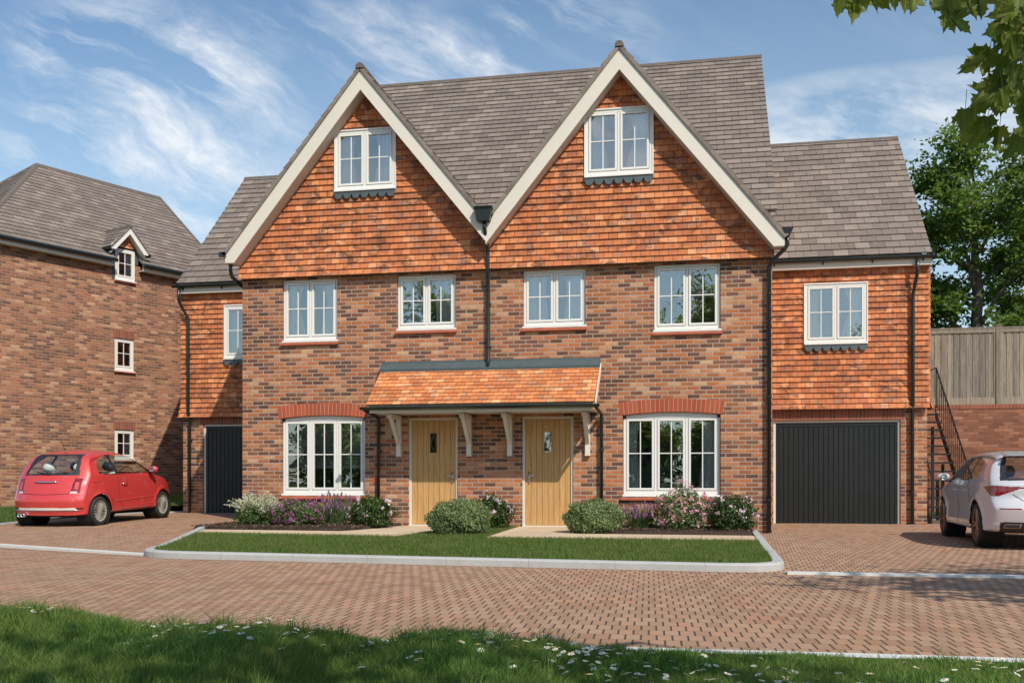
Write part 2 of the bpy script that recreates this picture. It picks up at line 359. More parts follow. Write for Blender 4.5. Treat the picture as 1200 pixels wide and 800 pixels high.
# ------------------------------------------------------------------ ground heights
def sst(a,b,x):
    t=min(1,max(0,(x-a)/(b-a))); return t*t*(3-2*t)
def zg(x,y):
    l=.165*sst(11.5,19.5,y)*sst(-5.5,-9.5,x)
    r=.03*sst(12,18,y)*sst(.5,2,x)
    return l+r
def sheet(name,x0,x1,y0,y1,n,m,mat,zf):
    mb=[];fs=[]
    xs=np.linspace(x0,x1,n+1); ys=np.linspace(y0,y1,m+1)
    V=[(x,y,zf(x,y)) for y in ys for x in xs]
    for j in range(m):
        for i in range(n):
            a=j*(n+1)+i; fs.append((a,a+1,a+n+2,a+n+1))
    return np_mesh(name,V,fs,mat)
gnd=sheet('ground',-320,320,-320,420,2,2,M_TURF,lambda x,y:-.12); struct(gnd)
# road (in front of the flush kerb) and the two drives behind it
def front_line(x):      # Y of the flush kerb strip
    return 10.25 if x>.7 else (10.25+(.7-x)*.079 if x>-6.24 else 10.80+(-6.24-x)*.36)
def ribbon(name,xa,xb,n,y0f,y1f,mat,zf,m=1):
    V=[];F=[]
    for i in range(n+1):
        x=xa+(xb-xa)*i/n
        for j in range(m+1):
            y=y0f(x)+(y1f(x)-y0f(x))*j/m; V.append((x,y,zf(x,y)))
    for i in range(n):
        for j in range(m):
            a=i*(m+1)+j; F.append((a,a+m+1,a+m+2,a+1))
    return np_mesh(name,V,F,mat)
def edgeY(x):           # verge edge (far side of the front grass)
    return 5.42+.035*math.sin(x*1.1) + (0 if x>-1.9 else (-1.9-x)*.16)
road=ribbon('road',-30,30,120,lambda x:4.2,front_line,M_PAVE,lambda x,y:0.,1); struct(road)
dl=ribbon('left_drive',-13.0,-6.2,40,front_line,lambda x:24.,M_PAVE2,lambda x,y:zg(x,y)+.002,40); dl.name='driveway'; struct(dl)
dr=ribbon('driveway',-6.2,30,60,front_line,lambda x:24.,M_PAVE2,lambda x,y:zg(x,y)+.002,30); struct(dr)
# flush white kerb strips
def flush(name,pts,w,z,mat):
    mb=MB()
    for (a,b) in zip(pts[:-1],pts[1:]):
        a=Vector((*a,0)); b=Vector((*b,0)); t=(b-a).normalized(); nrm=Vector((-t.y,t.x,0))*w/2
        za=zg(a.x,a.y)+z; zb=zg(b.x,b.y)+z
        P=[a-nrm,b-nrm,b+nrm,a+nrm]
        mb.hexa([(P[0].x,P[0].y,za-.1),(P[1].x,P[1].y,zb-.1),(P[2].x,P[2].y,zb-.1),(P[3].x,P[3].y,za-.1),(P[0].x,P[0].y,za),(P[1].x,P[1].y,zb),(P[2].x,P[2].y,zb),(P[3].x,P[3].y,za)])
    return mb.build(name,mat)
M_KERB2=simple('pale_edging_kerb',(.60,.60,.58),.85,noise=.12,nscale=9)
for pts in ([(-30,front_line(-30)+.0),(-6.85,11.25)],[(.85,10.28),(30,10.33)]):
    struct(flush('flush_kerb',pts,.14,.022,M_KERB2))
struct(flush('flush_kerb',[(-13.0,10.5),(-12.92,15.9),(-13.05,18.5),(-12.9,21.2),(-12.25,21.75)],.12,.03,M_KERB))
struct(flush('flush_kerb',[(x,edgeY(x)+.07) for x in np.linspace(-9,9,37)],.13,.012,M_KERB2))
# raised kerb round the lawn
def arc(cx,cy,r,a0,a1,n): return [(cx+r*math.cos(R(a0+(a1-a0)*i/n)),cy+r*math.sin(R(a0+(a1-a0)*i/n))) for i in range(n+1)]
kl=[(-8.75,16.1),(-8.35,15.1),(-7.75,13.55),(-7.25,12.3)]+[(-7.05,11.75),(-6.93,11.35),(-6.78,11.05),(-6.45,10.86),(-6.0,10.80)]
kl+=[(x,10.33+(.2-x)*.079) for x in np.linspace(-5.6,.15,14)]+arc(.37,10.86,.50,-88,-5,7)+[(.885,11.4),(.90,13.5),(.93,15.3),(.95,17.35)]
def chaikin(L,n=2):
    for _ in range(n):
        o_=[L[0]]
        for a,b in zip(L[:-1],L[1:]): o_+=[(a[0]*.75+b[0]*.25,a[1]*.75+b[1]*.25),(a[0]*.25+b[0]*.75,a[1]*.25+b[1]*.75)]
        L=o_+[L[-1]]
    return L
kl=chaikin(kl)
def sweep_kerb(name,line,w,z0,z1,mat):
    mb=MB(); n=len(line); L=[Vector((*p,0)) for p in line]; off=[]
    for i in range(n):
        t=(L[min(i+1,n-1)]-L[max(i-1,0)]).normalized(); off.append(Vector((-t.y,t.x,0)))
    prof=[(0,z0),(0,z1-.02),(.012,z1-.004),(.03,z1),(w,z1),(w,z0)]
    for i in range(n-1):
        for (a,za),(b,zb) in zip(prof[:-1],prof[1:]):
            p=L[i]+off[i]*a; q=L[i+1]+off[i+1]*a; r_=L[i+1]+off[i+1]*b; s_=L[i]+off[i]*b
            g1=zg(p.x,p.y); g2=zg(q.x,q.y)
            mb.face([(p.x,p.y,max(za,za)+g1*.6),(q.x,q.y,za+g2*.6),(r_.x,r_.y,zb+g2*.6),(s_.x,s_.y,zb+g1*.6)])
    return mb.build(name,mat,smooth=False)
struct(sweep_kerb('kerb',kl,.12,-.05,.088,M_KERB))
inner=[(p[0],p[1]) for p in kl]
def in_poly(x,y,P):
    c=False; j=len(P)-1
    for i in range(len(P)):
        if (P[i][1]>y)!=(P[j][1]>y) and x<(P[j][0]-P[i][0])*(y-P[i][1])/(P[j][1]-P[i][1])+P[i][0]: c=not c
        j=i
    return c
def inset_line(line,w):
    L=[Vector((*p,0)) for p in line]; n=len(L); out=[]
    for i in range(n):
        t=(L[min(i+1,n-1)]-L[max(i-1,0)]).normalized(); o=Vector((-t.y,t.x,0))*w; out.append((L[i].x+o.x,L[i].y+o.y))
    return out
LAWN=inset_line(kl,.12)
garden=LAWN+[(.8,17.8),(-8.75,17.8)]
LZ=.07
mb=MB(); mb.face([(x,y,LZ) for x,y in garden]); struct(mb.build('lawn_soil',M_TURF))
# slabs and flower beds
def slab(poly,z=LZ+.022): 
    m_=MB(); m_.prism([(x,y,z-.04) for x,y in poly],(0,0,.04)); return struct(m_.build('garden_path',M_SLAB))
slab([(-8.25,14.85),(-4.55,14.42),(-4.40,17.78),(-5.5,17.78),(-5.72,16.35),(-5.95,15.62),(-8.5,15.75)])
slab([(-3.18,14.42),(.78,14.42),(.79,15.55),(-2.0,15.62),(-2.2,17.78),(-3.30,17.78)])
def bed(poly):
    m_=MB(); n=len(poly); cx=sum(p[0] for p in poly)/n; cy=sum(p[1] for p in poly)/n
    top=[(cx+(x-cx)*.97,cy+(y-cy)*.93,LZ+.075) for x,y in poly]; bot=[(x,y,LZ-.02) for x,y in poly]
    for i in range(n):
        j=(i+1)%n; m_.face([bot[i],bot[j],top[j],top[i]])
    m_.face(top); return struct(m_.build('flower_bed',M_MULCH))
bed([(-8.78,15.8),(-5.95,15.66),(-5.72,16.4),(-5.52,17.78),(-8.78,17.78)])
bed([(-1.98,15.66),(.8,15.58),(.82,17.78),(-2.18,17.78)])

# ------------------------------------------------------------------ stepped tile courses
def clip(poly,v,keep_above):
    out=[]; n=len(poly)
    for i in range(n):
        a=poly[i]; b=poly[(i+1)%n]; ia=(a[1]>=v) if keep_above else (a[1]<=v); ib=(b[1]>=v) if keep_above else (b[1]<=v)
        if ia: out.append(a)
        if ia!=ib:
            t=(v-a[1])/(b[1]-a[1]); out.append((a[0]+t*(b[0]-a[0]),v))
    return out
def courses(mb,O,U,V,N,poly,g,lift=.02,base=0.,extra=None,side=.03):
    O,U,V,N=[Vector(q) for q in (O,U,V,N)]
    vmin=min(p[1] for p in poly); vmax=max(p[1] for p in poly)
    ex=extra or (lambda v:0.)
    i=math.floor(vmin/g+1e-6)
    while i*g<vmax-1e-5:
        v0=i*g; v1=v0+g
        p=clip(clip(poly,v0,True),v1,False) if poly else []
        q=[]
        for a in p:
            if not q or (abs(a[0]-q[-1][0])+abs(a[1]-q[-1][1]))>1e-6: q.append(a)
        if len(q)>1 and (abs(q[0][0]-q[-1][0])+abs(q[0][1]-q[-1][1]))<1e-6: q.pop()
        if len(q)>=3:
            jj=random.uniform(-.002,.002)
            def pos(a,low=None):
                fr=(a[1]-v0)/g; h=base+lift*(1-fr)+ex(a[1])+jj if low is None else base+ex(a[1])+low
                return O+U*a[0]+V*a[1]+N*h
            def uv(a): 
                fr=min(.97,max(.03,(a[1]-v0)/g)); return (a[0],i+fr)
            mb.face([pos(a) for a in q],[uv(a) for a in q])
            for k_ in range(len(q)):
                a=q[k_]; b=q[(k_+1)%len(q)]
                if abs(a[1]-v1)<1e-6 and abs(b[1]-v1)<1e-6: continue
                lo=-.004 if (abs(a[1]-v0)<1e-6 and abs(b[1]-v0)<1e-6) else -side
                mb.face([pos(b),pos(a),pos(a,lo),pos(b,lo)],[uv(b),uv(a),uv(a),uv(b)])
        i+=1

# ------------------------------------------------------------------ walls with openings
def wall(mb,x0,x1,z0,z1,Y,holes,depth=.14):
    xs=sorted({x0,x1,*[h[0] for h in holes],*[h[1] for h in holes]}); zs=sorted({z0,z1,*[h[2] for h in holes],*[h[3] for h in holes]})
    xs=[x for x in xs if x0<=x<=x1]; zs=[z for z in zs if z0<=z<=z1]
    for a,b in zip(xs[:-1],xs[1:]):
        for c,d in zip(zs[:-1],zs[1:]):
            mx=(a+b)/2; mz=(c+d)/2
            if any(h[0]<mx<h[1] and h[2]<mz<h[3] for h in holes): continue
            mb.face([(a,Y,c),(b,Y,c),(b,Y,d),(a,Y,d)])
    for h in holes:
        a,b,c,d=h; e=Y+depth
        mb.face([(a,Y,c),(a,Y,d),(a,e,d),(a,e,c)]); mb.face([(b,Y,d),(b,Y,c),(b,e,c),(b,e,d)])
        mb.face([(a,Y,d),(b,Y,d),(b,e,d),(a,e,d)]); mb.face([(b,Y,c),(a,Y,c),(a,e,c),(b,e,c)])

# ------------------------------------------------------------------ windows
def curtain(win,x0,x1,z0,z1,y,name='curtain',gather=0.,seed=0):
    rg=random.Random(seed+int(x0*100)); V=[];F=[]; n=36; m=6
    ph=[rg.uniform(0,6) for _ in range(4)]
    for j in range(m+1):
        t=j/m; z=z1+(z0-z1)*t
        sh=gather*math.sin(min(1,t/.75)*math.pi/1.0)
        for i in range(n+1):
            s_=i/n; xa=x0; xb=x1-sh if gather>0 else x1; xa=x0-sh if gather<0 else x0
            x=xa+(xb-xa)*s_
            V.append((x,y+.020*math.sin(s_*28+ph[0])+.012*math.sin(s_*61+ph[1]+t),z))
    for j in range(m):
        for i in range(n):
            a=j*(n+1)+i; F.append((a,a+1,a+n+2,a+n+1))
    o=np_mesh(name,V,F,M_CURTAIN,win); o.data.polygons.foreach_set('use_smooth',[True]*len(F)); return o
def blind(win,x0,x1,z0,z1,y):
    m_=MB(); z=z1
    while z>z0:
        m_.hexa([(x0,y-.010,z-.012),(x1,y-.010,z-.012),(x1,y+.010,z+.004),(x0,y+.010,z+.004),(x0,y-.010,z-.010),(x1,y-.010,z-.010),(x1,y+.010,z+.006),(x0,y+.010,z+.006)])
        z-=.03
    m_.box(x0,x1,y-.014,y+.014,z-.01,z+.012); m_.box(x0,x1,y-.02,y+.02,z1+.01,z1+.045)
    return m_.build('blind',M_BLIND,win)
def window(P,x0,x1,z0,z1,Y,n=2,arch=0.,curt=None,blinds=None,sill='white',room=M_ROOM,label=None,fw=.048,bars=True,dep=1.3,seed=0,q=.35,qt=.15):
    """Y = front face of the frame. returns the window frame (part) with its sub-parts"""
    W=x1-x0; m_=MB(); d=.075
    zt=z1-arch
    m_.box(x0,x0+fw,Y,Y+d,z0,zt); m_.box(x1-fw,x1,Y,Y+d,z0,zt)
    m_.box(x0+fw,x1-fw,Y,Y+d,z0,z0+fw*1.3)
    if arch:
        ns=14; pts=[]
        for i in range(ns+1):
            s_=i/ns; x=x0+W*s_; pts.append((x,Y,zt+arch*(1-(2*s_-1)**2)))
        ring=[(x0,Y,zt-fw)]+pts+[(x1,Y,zt-fw)]
        m_.prism(ring[::-1],(0,d,0))
    else: m_.box(x0+fw,x1-fw,Y,Y+d,zt-fw,zt)
    cw=(W-2*fw-(n-1)*fw*.9)/n
    for i in range(1,n):
        xm=x0+fw+i*cw+(i-1)*fw*.9; m_.box(xm,xm+fw*.9,Y+.004,Y+d,z0+fw*1.3,zt-fw)
    win=m_.build('window',M_WHITE,P,bevel=.004)
    if label: win['label']=label
    for i in range(n):
        a=x0+fw+i*(cw+fw*.9); b=a+cw; c=z0+fw*1.3; e=zt-fw; sw=.040; g=.006; Ys=Y-.012
        s_=MB(); a+=g; b-=g; c+=g; e-=g
        s_.box(a,a+sw,Ys,Y+.05,c,e); s_.box(b-sw,b,Ys,Y+.05,c,e); s_.box(a+sw,b-sw,Ys+.001,Y+.05,c,c+sw); s_.box(a+sw,b-sw,Ys+.001,Y+.05,e-sw,e)
        if bars:
            xm=(a+b)/2; zm=(c+e)/2+.02; bw=.0095
            s_.box(xm-bw,xm+bw,Y+.006,Y+.034,c+sw,e-sw); s_.box(a+sw,b-sw,Y+.008,Y+.032,zm-bw,zm+bw)
        sash=s_.build('sash',M_WHITE,win,bevel=.003)
        gl=MB(); gl.box(a+sw-.004,b-sw+.004,Y+.018,Y+.022,c+sw-.004,e-sw+.004); gl.build('pane',M_GLASS,win)
    # room behind
    rm=MB(); ya=Y+d+.001; yb=Y+d+dep
    X0,X1,Z0,Z1=x0-q,x1+q,z0-q*.6,z1+qt
    rm.face([(X0,yb,Z0),(X1,yb,Z0),(X1,yb,Z1),(X0,yb,Z1)]); rm.face([(X0,ya,Z0),(X0,yb,Z0),(X0,yb,Z1),(X0,ya,Z1)]); rm.face([(X1,yb,Z0),(X1,ya,Z0),(X1,ya,Z1),(X1,yb,Z1)])
    rm.face([(X0,ya,Z0),(X1,ya,Z0),(X1,yb,Z0),(X0,yb,Z0)]); rm.face([(X0,yb,Z1),(X1,yb,Z1),(X1,ya,Z1),(X0,ya,Z1)])
    for (p0,p1,p2,p3) in ((X0,x0,Z0,Z1),(x1,X1,Z0,Z1),(x0,x1,Z0,z0),(x0,x1,z1,Z1)):
        rm.face([(p0,ya,p2),(p1,ya,p2),(p1,ya,p3),(p0,ya,p3)])
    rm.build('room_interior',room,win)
    if sill=='white':
        sl=MB(); sl.hexa([(x0-.02,Y-.055,z0-.045),(x1+.02,Y-.055,z0-.045),(x1+.02,Y+.03,z0-.045),(x0-.02,Y+.03,z0-.045),(x0-.02,Y-.055,z0-.012),(x1+.02,Y-.055,z0-.012),(x1+.02,Y+.03,z0+.002),(x0-.02,Y+.03,z0+.002)]); sl.build('sill',M_WHITE,win,bevel=.004)
    if curt:
        for (s0,s1,ga) in curt: curtain(win,x0+W*s0,x0+W*s1,z0+.03,z1-.03,Y+.125,gather=ga,seed=seed)
    if blinds: blind(win,x0+.06,x1-.06,z0+(z1-z0)*blinds,z1-.10,Y+.10)
    return win
def scallops(P,x0,x1,zt,Y,n=6):
    m_=MB(); w=(x1-x0)/n; pts=[(x0,Y,zt),(x0,Y,zt-.055)]
    for i in range(n):
        xc=x0+w*(i+.5)
        for k_ in range(0,11):
            an=math.pi+math.pi*k_/10; pts.append((xc+w*.44*math.cos(an),Y,zt-.062+.085*math.sin(an)))
    pts+= [(x1,Y,zt-.055),(x1,Y,zt)]
    m_.prism(pts,(0,.012,0)); return m_.build('lead_apron',M_LEAD,P)
def red_sill(P,x0,x1,z,Y,h=.045):
    m_=MB(); m_.hexa([(x0-.03,Y-.06,z-h-.02),(x1+.03,Y-.06,z-h-.02),(x1+.03,Y+.12,z-h),(x0-.03,Y+.12,z-h),(x0-.03,Y-.06,z-.022),(x1+.03,Y-.06,z-.022),(x1+.03,Y+.12,z),(x0-.03,Y+.12,z)])
    return m_.build('brick_sill',M_REDSILL,P,bevel=.006)

# ================================================================== THE HOUSE
F=17.8
H=thing('semi_detached_house',(-3.8,F,0),'pair of joined brick houses with two orange tile-hung gables and a shared tiled porch','house',world=True)
XL,XR=-8.79,1.22; AL,AR=-6.25,-1.43; VX=-3.86
bay=[(-7.985,-6.285,.64,2.19),(-1.40,.335,.64,2.17)]
first=[(-7.96,-6.84,3.60,4.81),(-5.65,-4.51,3.76,4.80),(-3.23,-2.07,3.74,4.80),(-.84,.335,3.60,4.81)]
doors=[(-5.42,-4.47,.10,2.115),(-3.245,-2.295,.10,2.115)]
mb=MB(); wall(mb,XL,XR,-.1,4.86,F,bay+first+doors,.15)
mb.face([(XL,F,-.1),(XL,F,4.86),(XL,28,4.86),(XL,28,-.1)]); mb.face([(XR,28,-.1),(XR,28,4.86),(XR,F,4.86),(XR,F,-.1)])
mb.face([(XR,28,-.1),(XL,28,-.1),(XL,28,5.4),(XR,28,5.4)])
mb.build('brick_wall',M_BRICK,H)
# upper side walls and gable end walls (seen only from the side)
GB,GS=8.62,1.228      # top of bargeboard at apex, slope
zA=GB-.36
for sx in (XL,XR):
    mb=MB(); mb.face([(sx,F+.01,4.8),(sx,F+.01,5.2),(sx,22.7,10.2),(sx,27.9,5.2),(sx,27.9,4.8)]); mb.build('gable_end_wall',M_BRICK,H)
# tile hanging
TH=MB(); g=.1165; tw=.05
def kick(v): return .075*max(0,1-v/.38)**2
gws=[(-6.84,-5.67,6.43,7.565),(-2.06,-.865,6.42,7.62)]
for (xa,xf0,xf1,win) in ((AL,XL-.03,VX,gws[0]),(AR,VX,XR+.03,gws[1])):
    zb=4.835
    top=lambda x: GB-.05-GS*abs(x-xa)
    def piece(pts): 
        courses(TH,(0,F,zb),(1,0,0),(0,0,1),(0,-1,0),[(x,z-zb) for x,z in pts],g,.029,tw,kick)
    wx0,wx1,wz0,wz1=win
    # left of window, right of window, below, above (each convex)
    piece([(xf0,zb),(wx0,zb),(wx0,top(wx0)),(xf0,max(zb,top(xf0)))])
    piece([(wx1,zb),(xf1,zb),(xf1,max(zb,top(xf1))),(wx1,top(wx1))])
    piece([(wx0,zb),(wx1,zb),(wx1,wz0),(wx0,wz0)])
    piece([(wx0,wz1),(wx1,wz1),(wx1,top(wx1)),(xa,top(xa)),(wx0,top(wx0))])
TH.build('tile_hanging',M_HUNG,H)
mb=MB() # backing wall behind the tiles, closing the bottom
mb.box(XL,XR,F-.045,F-.001,4.838,4.86)
for (xa,xf0,xf1,win) in ((AL,XL,VX,gws[0]),(AR,VX,XR,gws[1])):
    top=lambda x: GB-.10-GS*abs(x-xa)
    mb.face([(xf0,F-.02,4.86),(win[0],F-.02,4.86),(win[0],F-.02,top(win[0])),(xf0,F-.02,top(xf0))])
    mb.face([(win[1],F-.02,4.86),(xf1,F-.02,4.86),(xf1,F-.02,top(xf1)),(win[1],F-.02,top(win[1]))])
    mb.face([(win[0],F-.02,4.86),(win[1],F-.02,4.86),(win[1],F-.02,win[2]),(win[0],F-.02,win[2])])
    mb.face([(win[0],F-.02,win[3]),(win[1],F-.02,win[3]),(win[1],F-.02,top(win[1])),(xa,F-.02,top(xa)),(win[0],F-.02,top(win[0]))])
mb.build('gable_backing',M_UNDER,H)
# gable windows
for i,(a,b,c,d) in enumerate(gws):
    w_=window(H,a,b,c+.03,d,F-.085,2,curt=[(.04,.32,.06),(.62,.98,-.12)] ,seed=i+3,fw=.05,q=.04,qt=.03)
    m_=MB(); m_.box(a-.025,a,F-.10,F-.0,c,d+.0); m_.box(b,b+.025,F-.10,F-.0,c,d); m_.box(a-.025,b+.025,F-.102,F-.0,d,d+.025); m_.build('surround',M_WHITE,w_)
    scallops(w_,a-.02,b+.02,c-.005,F-.118,7 if i==0 else 7)
# bays on the ground floor
for i,(a,b,c,d) in enumerate(bay):
    cur=None if i==0 else [(.03,.17,.05),(.79,.99,-.06)]
    w_=window(H,a+.01,b-.01,c+.05,d-.004,F+.07,3,arch=.055,curt=cur,blinds=.34 if i==0 else None,seed=9+i,room=M_ROOMB,fw=.052,label='bay-width three-light window with slatted blind' if i==0 else 'bay-width three-light window with white curtains')
    red_sill(w_,a,b,c+.005,F-.0)
    # arch of upright red bricks
    ar=MB(); am=MB(); nb=23; x0=a-.045; x1=b+.045; Wd=x1-x0; rise=.055; hh=.235; zt=d-rise-.002
    def zl(s_): return zt+rise*(1-(2*s_-1)**2)
    for q in range(nb):
        s0=(q+.06)/nb; s1=(q+.94)/nb; f0=.03*(2*s0-1); f1=.03*(2*s1-1)
        ya,yb=F-.006,F+.13
        ar.hexa([(x0+Wd*s0,ya,zl(s0)),(x0+Wd*s1,ya,zl(s1)),(x0+Wd*s1,yb,zl(s1)),(x0+Wd*s0,yb,zl(s0)),
                 (x0+Wd*s0+f0,ya,zl(s0)+hh),(x0+Wd*s1+f1,ya,zl(s1)+hh),(x0+Wd*s1+f1,yb,zl(s1)+hh),(x0+Wd*s0+f0,yb,zl(s0)+hh)])
    pts=[(x0+Wd*q/20,F-.003,zl(q/20)+.003) for q in range(21)]+[(x0+Wd*q/20+.03*(2*q/20-1),F-.003,zl(q/20)+hh-.003) for q in range(20,-1,-1)]
    am.prism(pts,(0,.12,0))
    A=ar.build('brick_arch',M_REDBRICK,H); am.build('mortar_bed',M_MORTAR,A)
# first floor windows
cfg=[([(.02,.36,.12),(.66,.98,-.12)],None),([(.03,.40,.0),(.62,.98,0.)],None),([(.03,.38,.04),(.64,.98,-.05)],None),(None,.52)]
for i,(a,b,c,d) in enumerate(first):
    cu,bl=cfg[i]
    w_=window(H,a+.005,b-.005,c+.045,d-.005,F+.05,2,curt=cu,blinds=bl,seed=20+i)
    red_sill(w_,a,b,c+.0,F)
# doors
for i,(a,b,c,d) in enumerate(doors):
    fr=MB(); fw=.045; Y=F+.035
    fr.box(a,a+fw,Y,Y+.09,c,d); fr.box(b-fw,b,Y,Y+.09,c,d); fr.box(a+fw,b-fw,Y,Y+.09,d-fw,d); fr.box(a,b,Y-.05,Y+.11,c-.03,c+.012)
    dr_=MB(); x0,x1,z0,z1=a+fw+.004,b-fw-.004,c+.016,d-fw-.004; Yd=Y+.03; xm=(x0+x1)/2-.01
    gx0,gx1,gz0,gz1=xm-.065,xm+.065,1.46,1.83
    # boards with grooves between, round the glazed slot
    nb=8; bw=(x1-x0)/nb
    for q in range(nb):
        p0=x0+q*bw+(.003 if q else 0); p1=x0+(q+1)*bw-(.003 if q<nb-1 else 0)
        if p1<gx0 or p0>gx1: dr_.box(p0,p1,Yd,Yd+.044,z0,z1)
        else:
            dr_.box(p0,p1,Yd,Yd+.044,z0,gz0); dr_.box(p0,p1,Yd,Yd+.044,gz1,z1)
            if p0<gx0-.002: dr_.box(p0,gx0,Yd,Yd+.044,gz0,gz1)
            if p1>gx1+.002: dr_.box(gx1,p1,Yd,Yd+.044,gz0,gz1)
    dr_.box(x0,x1,Yd+.02,Yd+.04,z0,gz0); dr_.box(x0,x1,Yd+.02,Yd+.04,gz1,z1); dr_.box(x0,gx0,Yd+.02,Yd+.04,gz0,gz1); dr_.box(gx1,x1,Yd+.02,Yd+.04,gz0,gz1)
    D=dr_.build('front_door',M_OAK,H); D['label']='light oak front door with handle on its right' if i==0 else 'light oak front door with handle on its left'
    fr.build('door_frame',M_CREAM,D)
    t_=MB(); e=.018
    t_.box(gx0-e,gx0,Yd-.008,Yd+.002,gz0-e,gz1+e); t_.box(gx1,gx1+e,Yd-.008,Yd+.002,gz0-e,gz1+e); t_.box(gx0,gx1,Yd-.008,Yd+.002,gz1,gz1+e); t_.box(gx0,gx1,Yd-.008,Yd+.002,gz0-e,gz0)
    t_.build('glazing_bead',M_OAK,D)
    pv=MB(); pv.box(gx0,gx1,Yd+.012,Yd+.016,gz0,gz1); pv.build('vision_panel',M_GLASS,D)
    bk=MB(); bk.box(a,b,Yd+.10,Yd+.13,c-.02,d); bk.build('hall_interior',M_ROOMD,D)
    ld=MB(); zc=(gz0+gz1)/2; xc=(gx0+gx1)/2
    loop=[(xc+.045*math.sin(q/16*2*math.pi),Yd+.009,zc+.12*math.cos(q/16*2*math.pi)) for q in range(17)]
    ld.tube(loop,.007,6,cap=False)
    for q in (-1,1): ld.tube([(xc,Yd+.009,zc+q*.12),(xc,Yd+.009,zc+q*.185)],.004,6); ld.tube([(xc+q*.045,Yd+.009,zc),(xc+q*.065,Yd+.009,zc)],.004,6)
    ld.build('leadwork',M_LEAD,D)
    hx=(x1-.07) if i==0 else (x0+.07); sg=-1 if i==0 else 1; zh=1.0
    hd=MB(); hd.box(hx-.017,hx+.017,Yd-.012,Yd+.001,zh-.12,zh+.10); hd.tube([(hx,Yd-.005,zh+.03),(hx,Yd-.055,zh+.03),(hx+sg*.02,Yd-.06,zh+.03),(hx+sg*.12,Yd-.058,zh+.025)],.010,8)
    hd.build('handle',M_STEEL,D,smooth=True)
# brick step lining under doors
for (a,b,c,d) in doors:
    mb=MB(); mb.box(a-.02,b+.02,F-.02,F+.16,-.05,c-.032); mb.build('door_step',M_MORTAR,H)

# bargeboards: front face at Y=F-.36
YB=F-.36
for (xa,xl,xr,cutl,cutr) in ((AL,-8.97,VX,True,False),(AR,VX,1.40,False,True)):
    th=.395   # vertical depth of board
    def zt(x): return GB-GS*abs(x-xa)
    mb=MB()
    for (xe,cut,sg) in ((xl,cutl,-1),(xr,cutr,1)):
        if cut:   # boxed foot
            zb=zt(xe)-.17; xi=xa+sg*((GB-th-zb)/GS)
            poly=[(xa,YB,GB),(xa,YB,GB-th),(xi,YB,zb),(xe,YB,zb),(xe,YB,zt(xe))]
        else:
            zb=zt(xe); poly=[(xa,YB,GB),(xa,YB,GB-th),(xe,YB,zb-th),(xe,YB,zb)]
        if sg<0: poly=poly[::-1]
        mb.prism(poly,(0,.035,0))
    bb=mb.build('bargeboard',M_CREAM,H)
    so=MB()
    for (xe,cut,sg) in ((xl,cutl,-1),(xr,cutr,1)):
        so_z=.40
        xs_=xa+sg*((GB-so_z-(zt(xe)-.17))/GS) if cut else xe
        pts=[(xa,YB+.035,GB-so_z),(xs_,YB+.035,zt(xs_)-so_z),(xs_,F,zt(xs_)-so_z),(xa,F,GB-so_z)]
        so.prism(pts,(0,0,.02))
        if cut:
            zb=zt(xe)-.17; xi=xa+sg*((GB-th-zb)/GS)
            so.box(min(xi,xe),max(xi,xe),YB+.002,F-.07,zb-.012,zb+.01); so.face([(xe-sg*.004,YB+.03,zb),(xe-sg*.004,F+.0,zb),(xe-sg*.004,F,zt(xe)),(xe-sg*.004,YB+.03,zt(xe))])
            so.face([(xi,F-.075,zb-.01),(xe,F-.075,zb-.01),(xe,F-.075,zt(xe)-.1),(xi,F-.075,zt(xi)-.1)])
    so.build('soffit',M_SOFFIT,bb)

# roofs ------------------------------------------------------------
RY,RZ=22.7,10.42; EZ0=5.12; EY0=RY-(RZ-EZ0)     # main ridge, eave line at 45 degrees
s2=math.sqrt(.5)
def roofslope(mb,O,U,V,N,poly,g=.245,lift=.022): courses(mb,O,U,V,N,poly,g,lift,.03,None,.05)
RF=MB()
XV=1.32; XH=-8.2; Lm=(RZ-EZ0)/s2
v0=(5.72-EZ0)/s2
roofslope(RF,(0,EY0,EZ0),(1,0,0),(0,s2,s2),(0,-s2,s2),[(-8.95,v0),(XV,v0),(XV,Lm),(XH,Lm)],.20)
roofslope(RF,(0,RY+(RZ-EZ0),EZ0),(-1,0,0),(0,-s2,s2),(0,s2,s2),[(-XV,0),(8.95,0),(-XH,Lm),(-XV,Lm)],.20)
hl=math.hypot(.75,RZ-EZ0)
roofslope(RF,(-8.95,RY,EZ0),(0,-1,0),(.75/hl,0,(RZ-EZ0)/hl),(-(RZ-EZ0)/hl,0,.75/hl),[(-(RZ-EZ0)*.9,0.6),((RZ-EZ0)*.9,.6),(0,hl)],.20)
# gable roofs
nl=math.hypot(1,GS); GZ=GB+.015
for (xa,xl,xr) in ((AL,-9.0,VX),(AR,VX,1.43)):
    for sg,xe in ((-1,xl),(1,xr)):
        run=abs(xe-xa); L=run*nl
        U=Vector((0,-1,0)) if sg<0 else Vector((0,1,0)); V=Vector((-sg/nl,0,GS/nl)); N=Vector((sg*GS/nl,0,1/nl))
        O=Vector((xe,0,GZ-GS*run)); yf=YB-.03
        yr=RY-(RZ-GZ)+.15; ye=max(yf+.3,RY-(RZ-(GZ-GS*run))+.15)
        if sg<0: poly=[(-yf,0),(-yf,L),(-yr,L),(-ye,0)]
        else: poly=[(yf,0),(ye,0),(yr,L),(yf,L)]
        if sg<0: poly=poly[::-1]
        courses(RF,O,U,V,N,poly,.20,.022,.03,None,.06)
roof=RF.build('roof',M_ROOF,H)
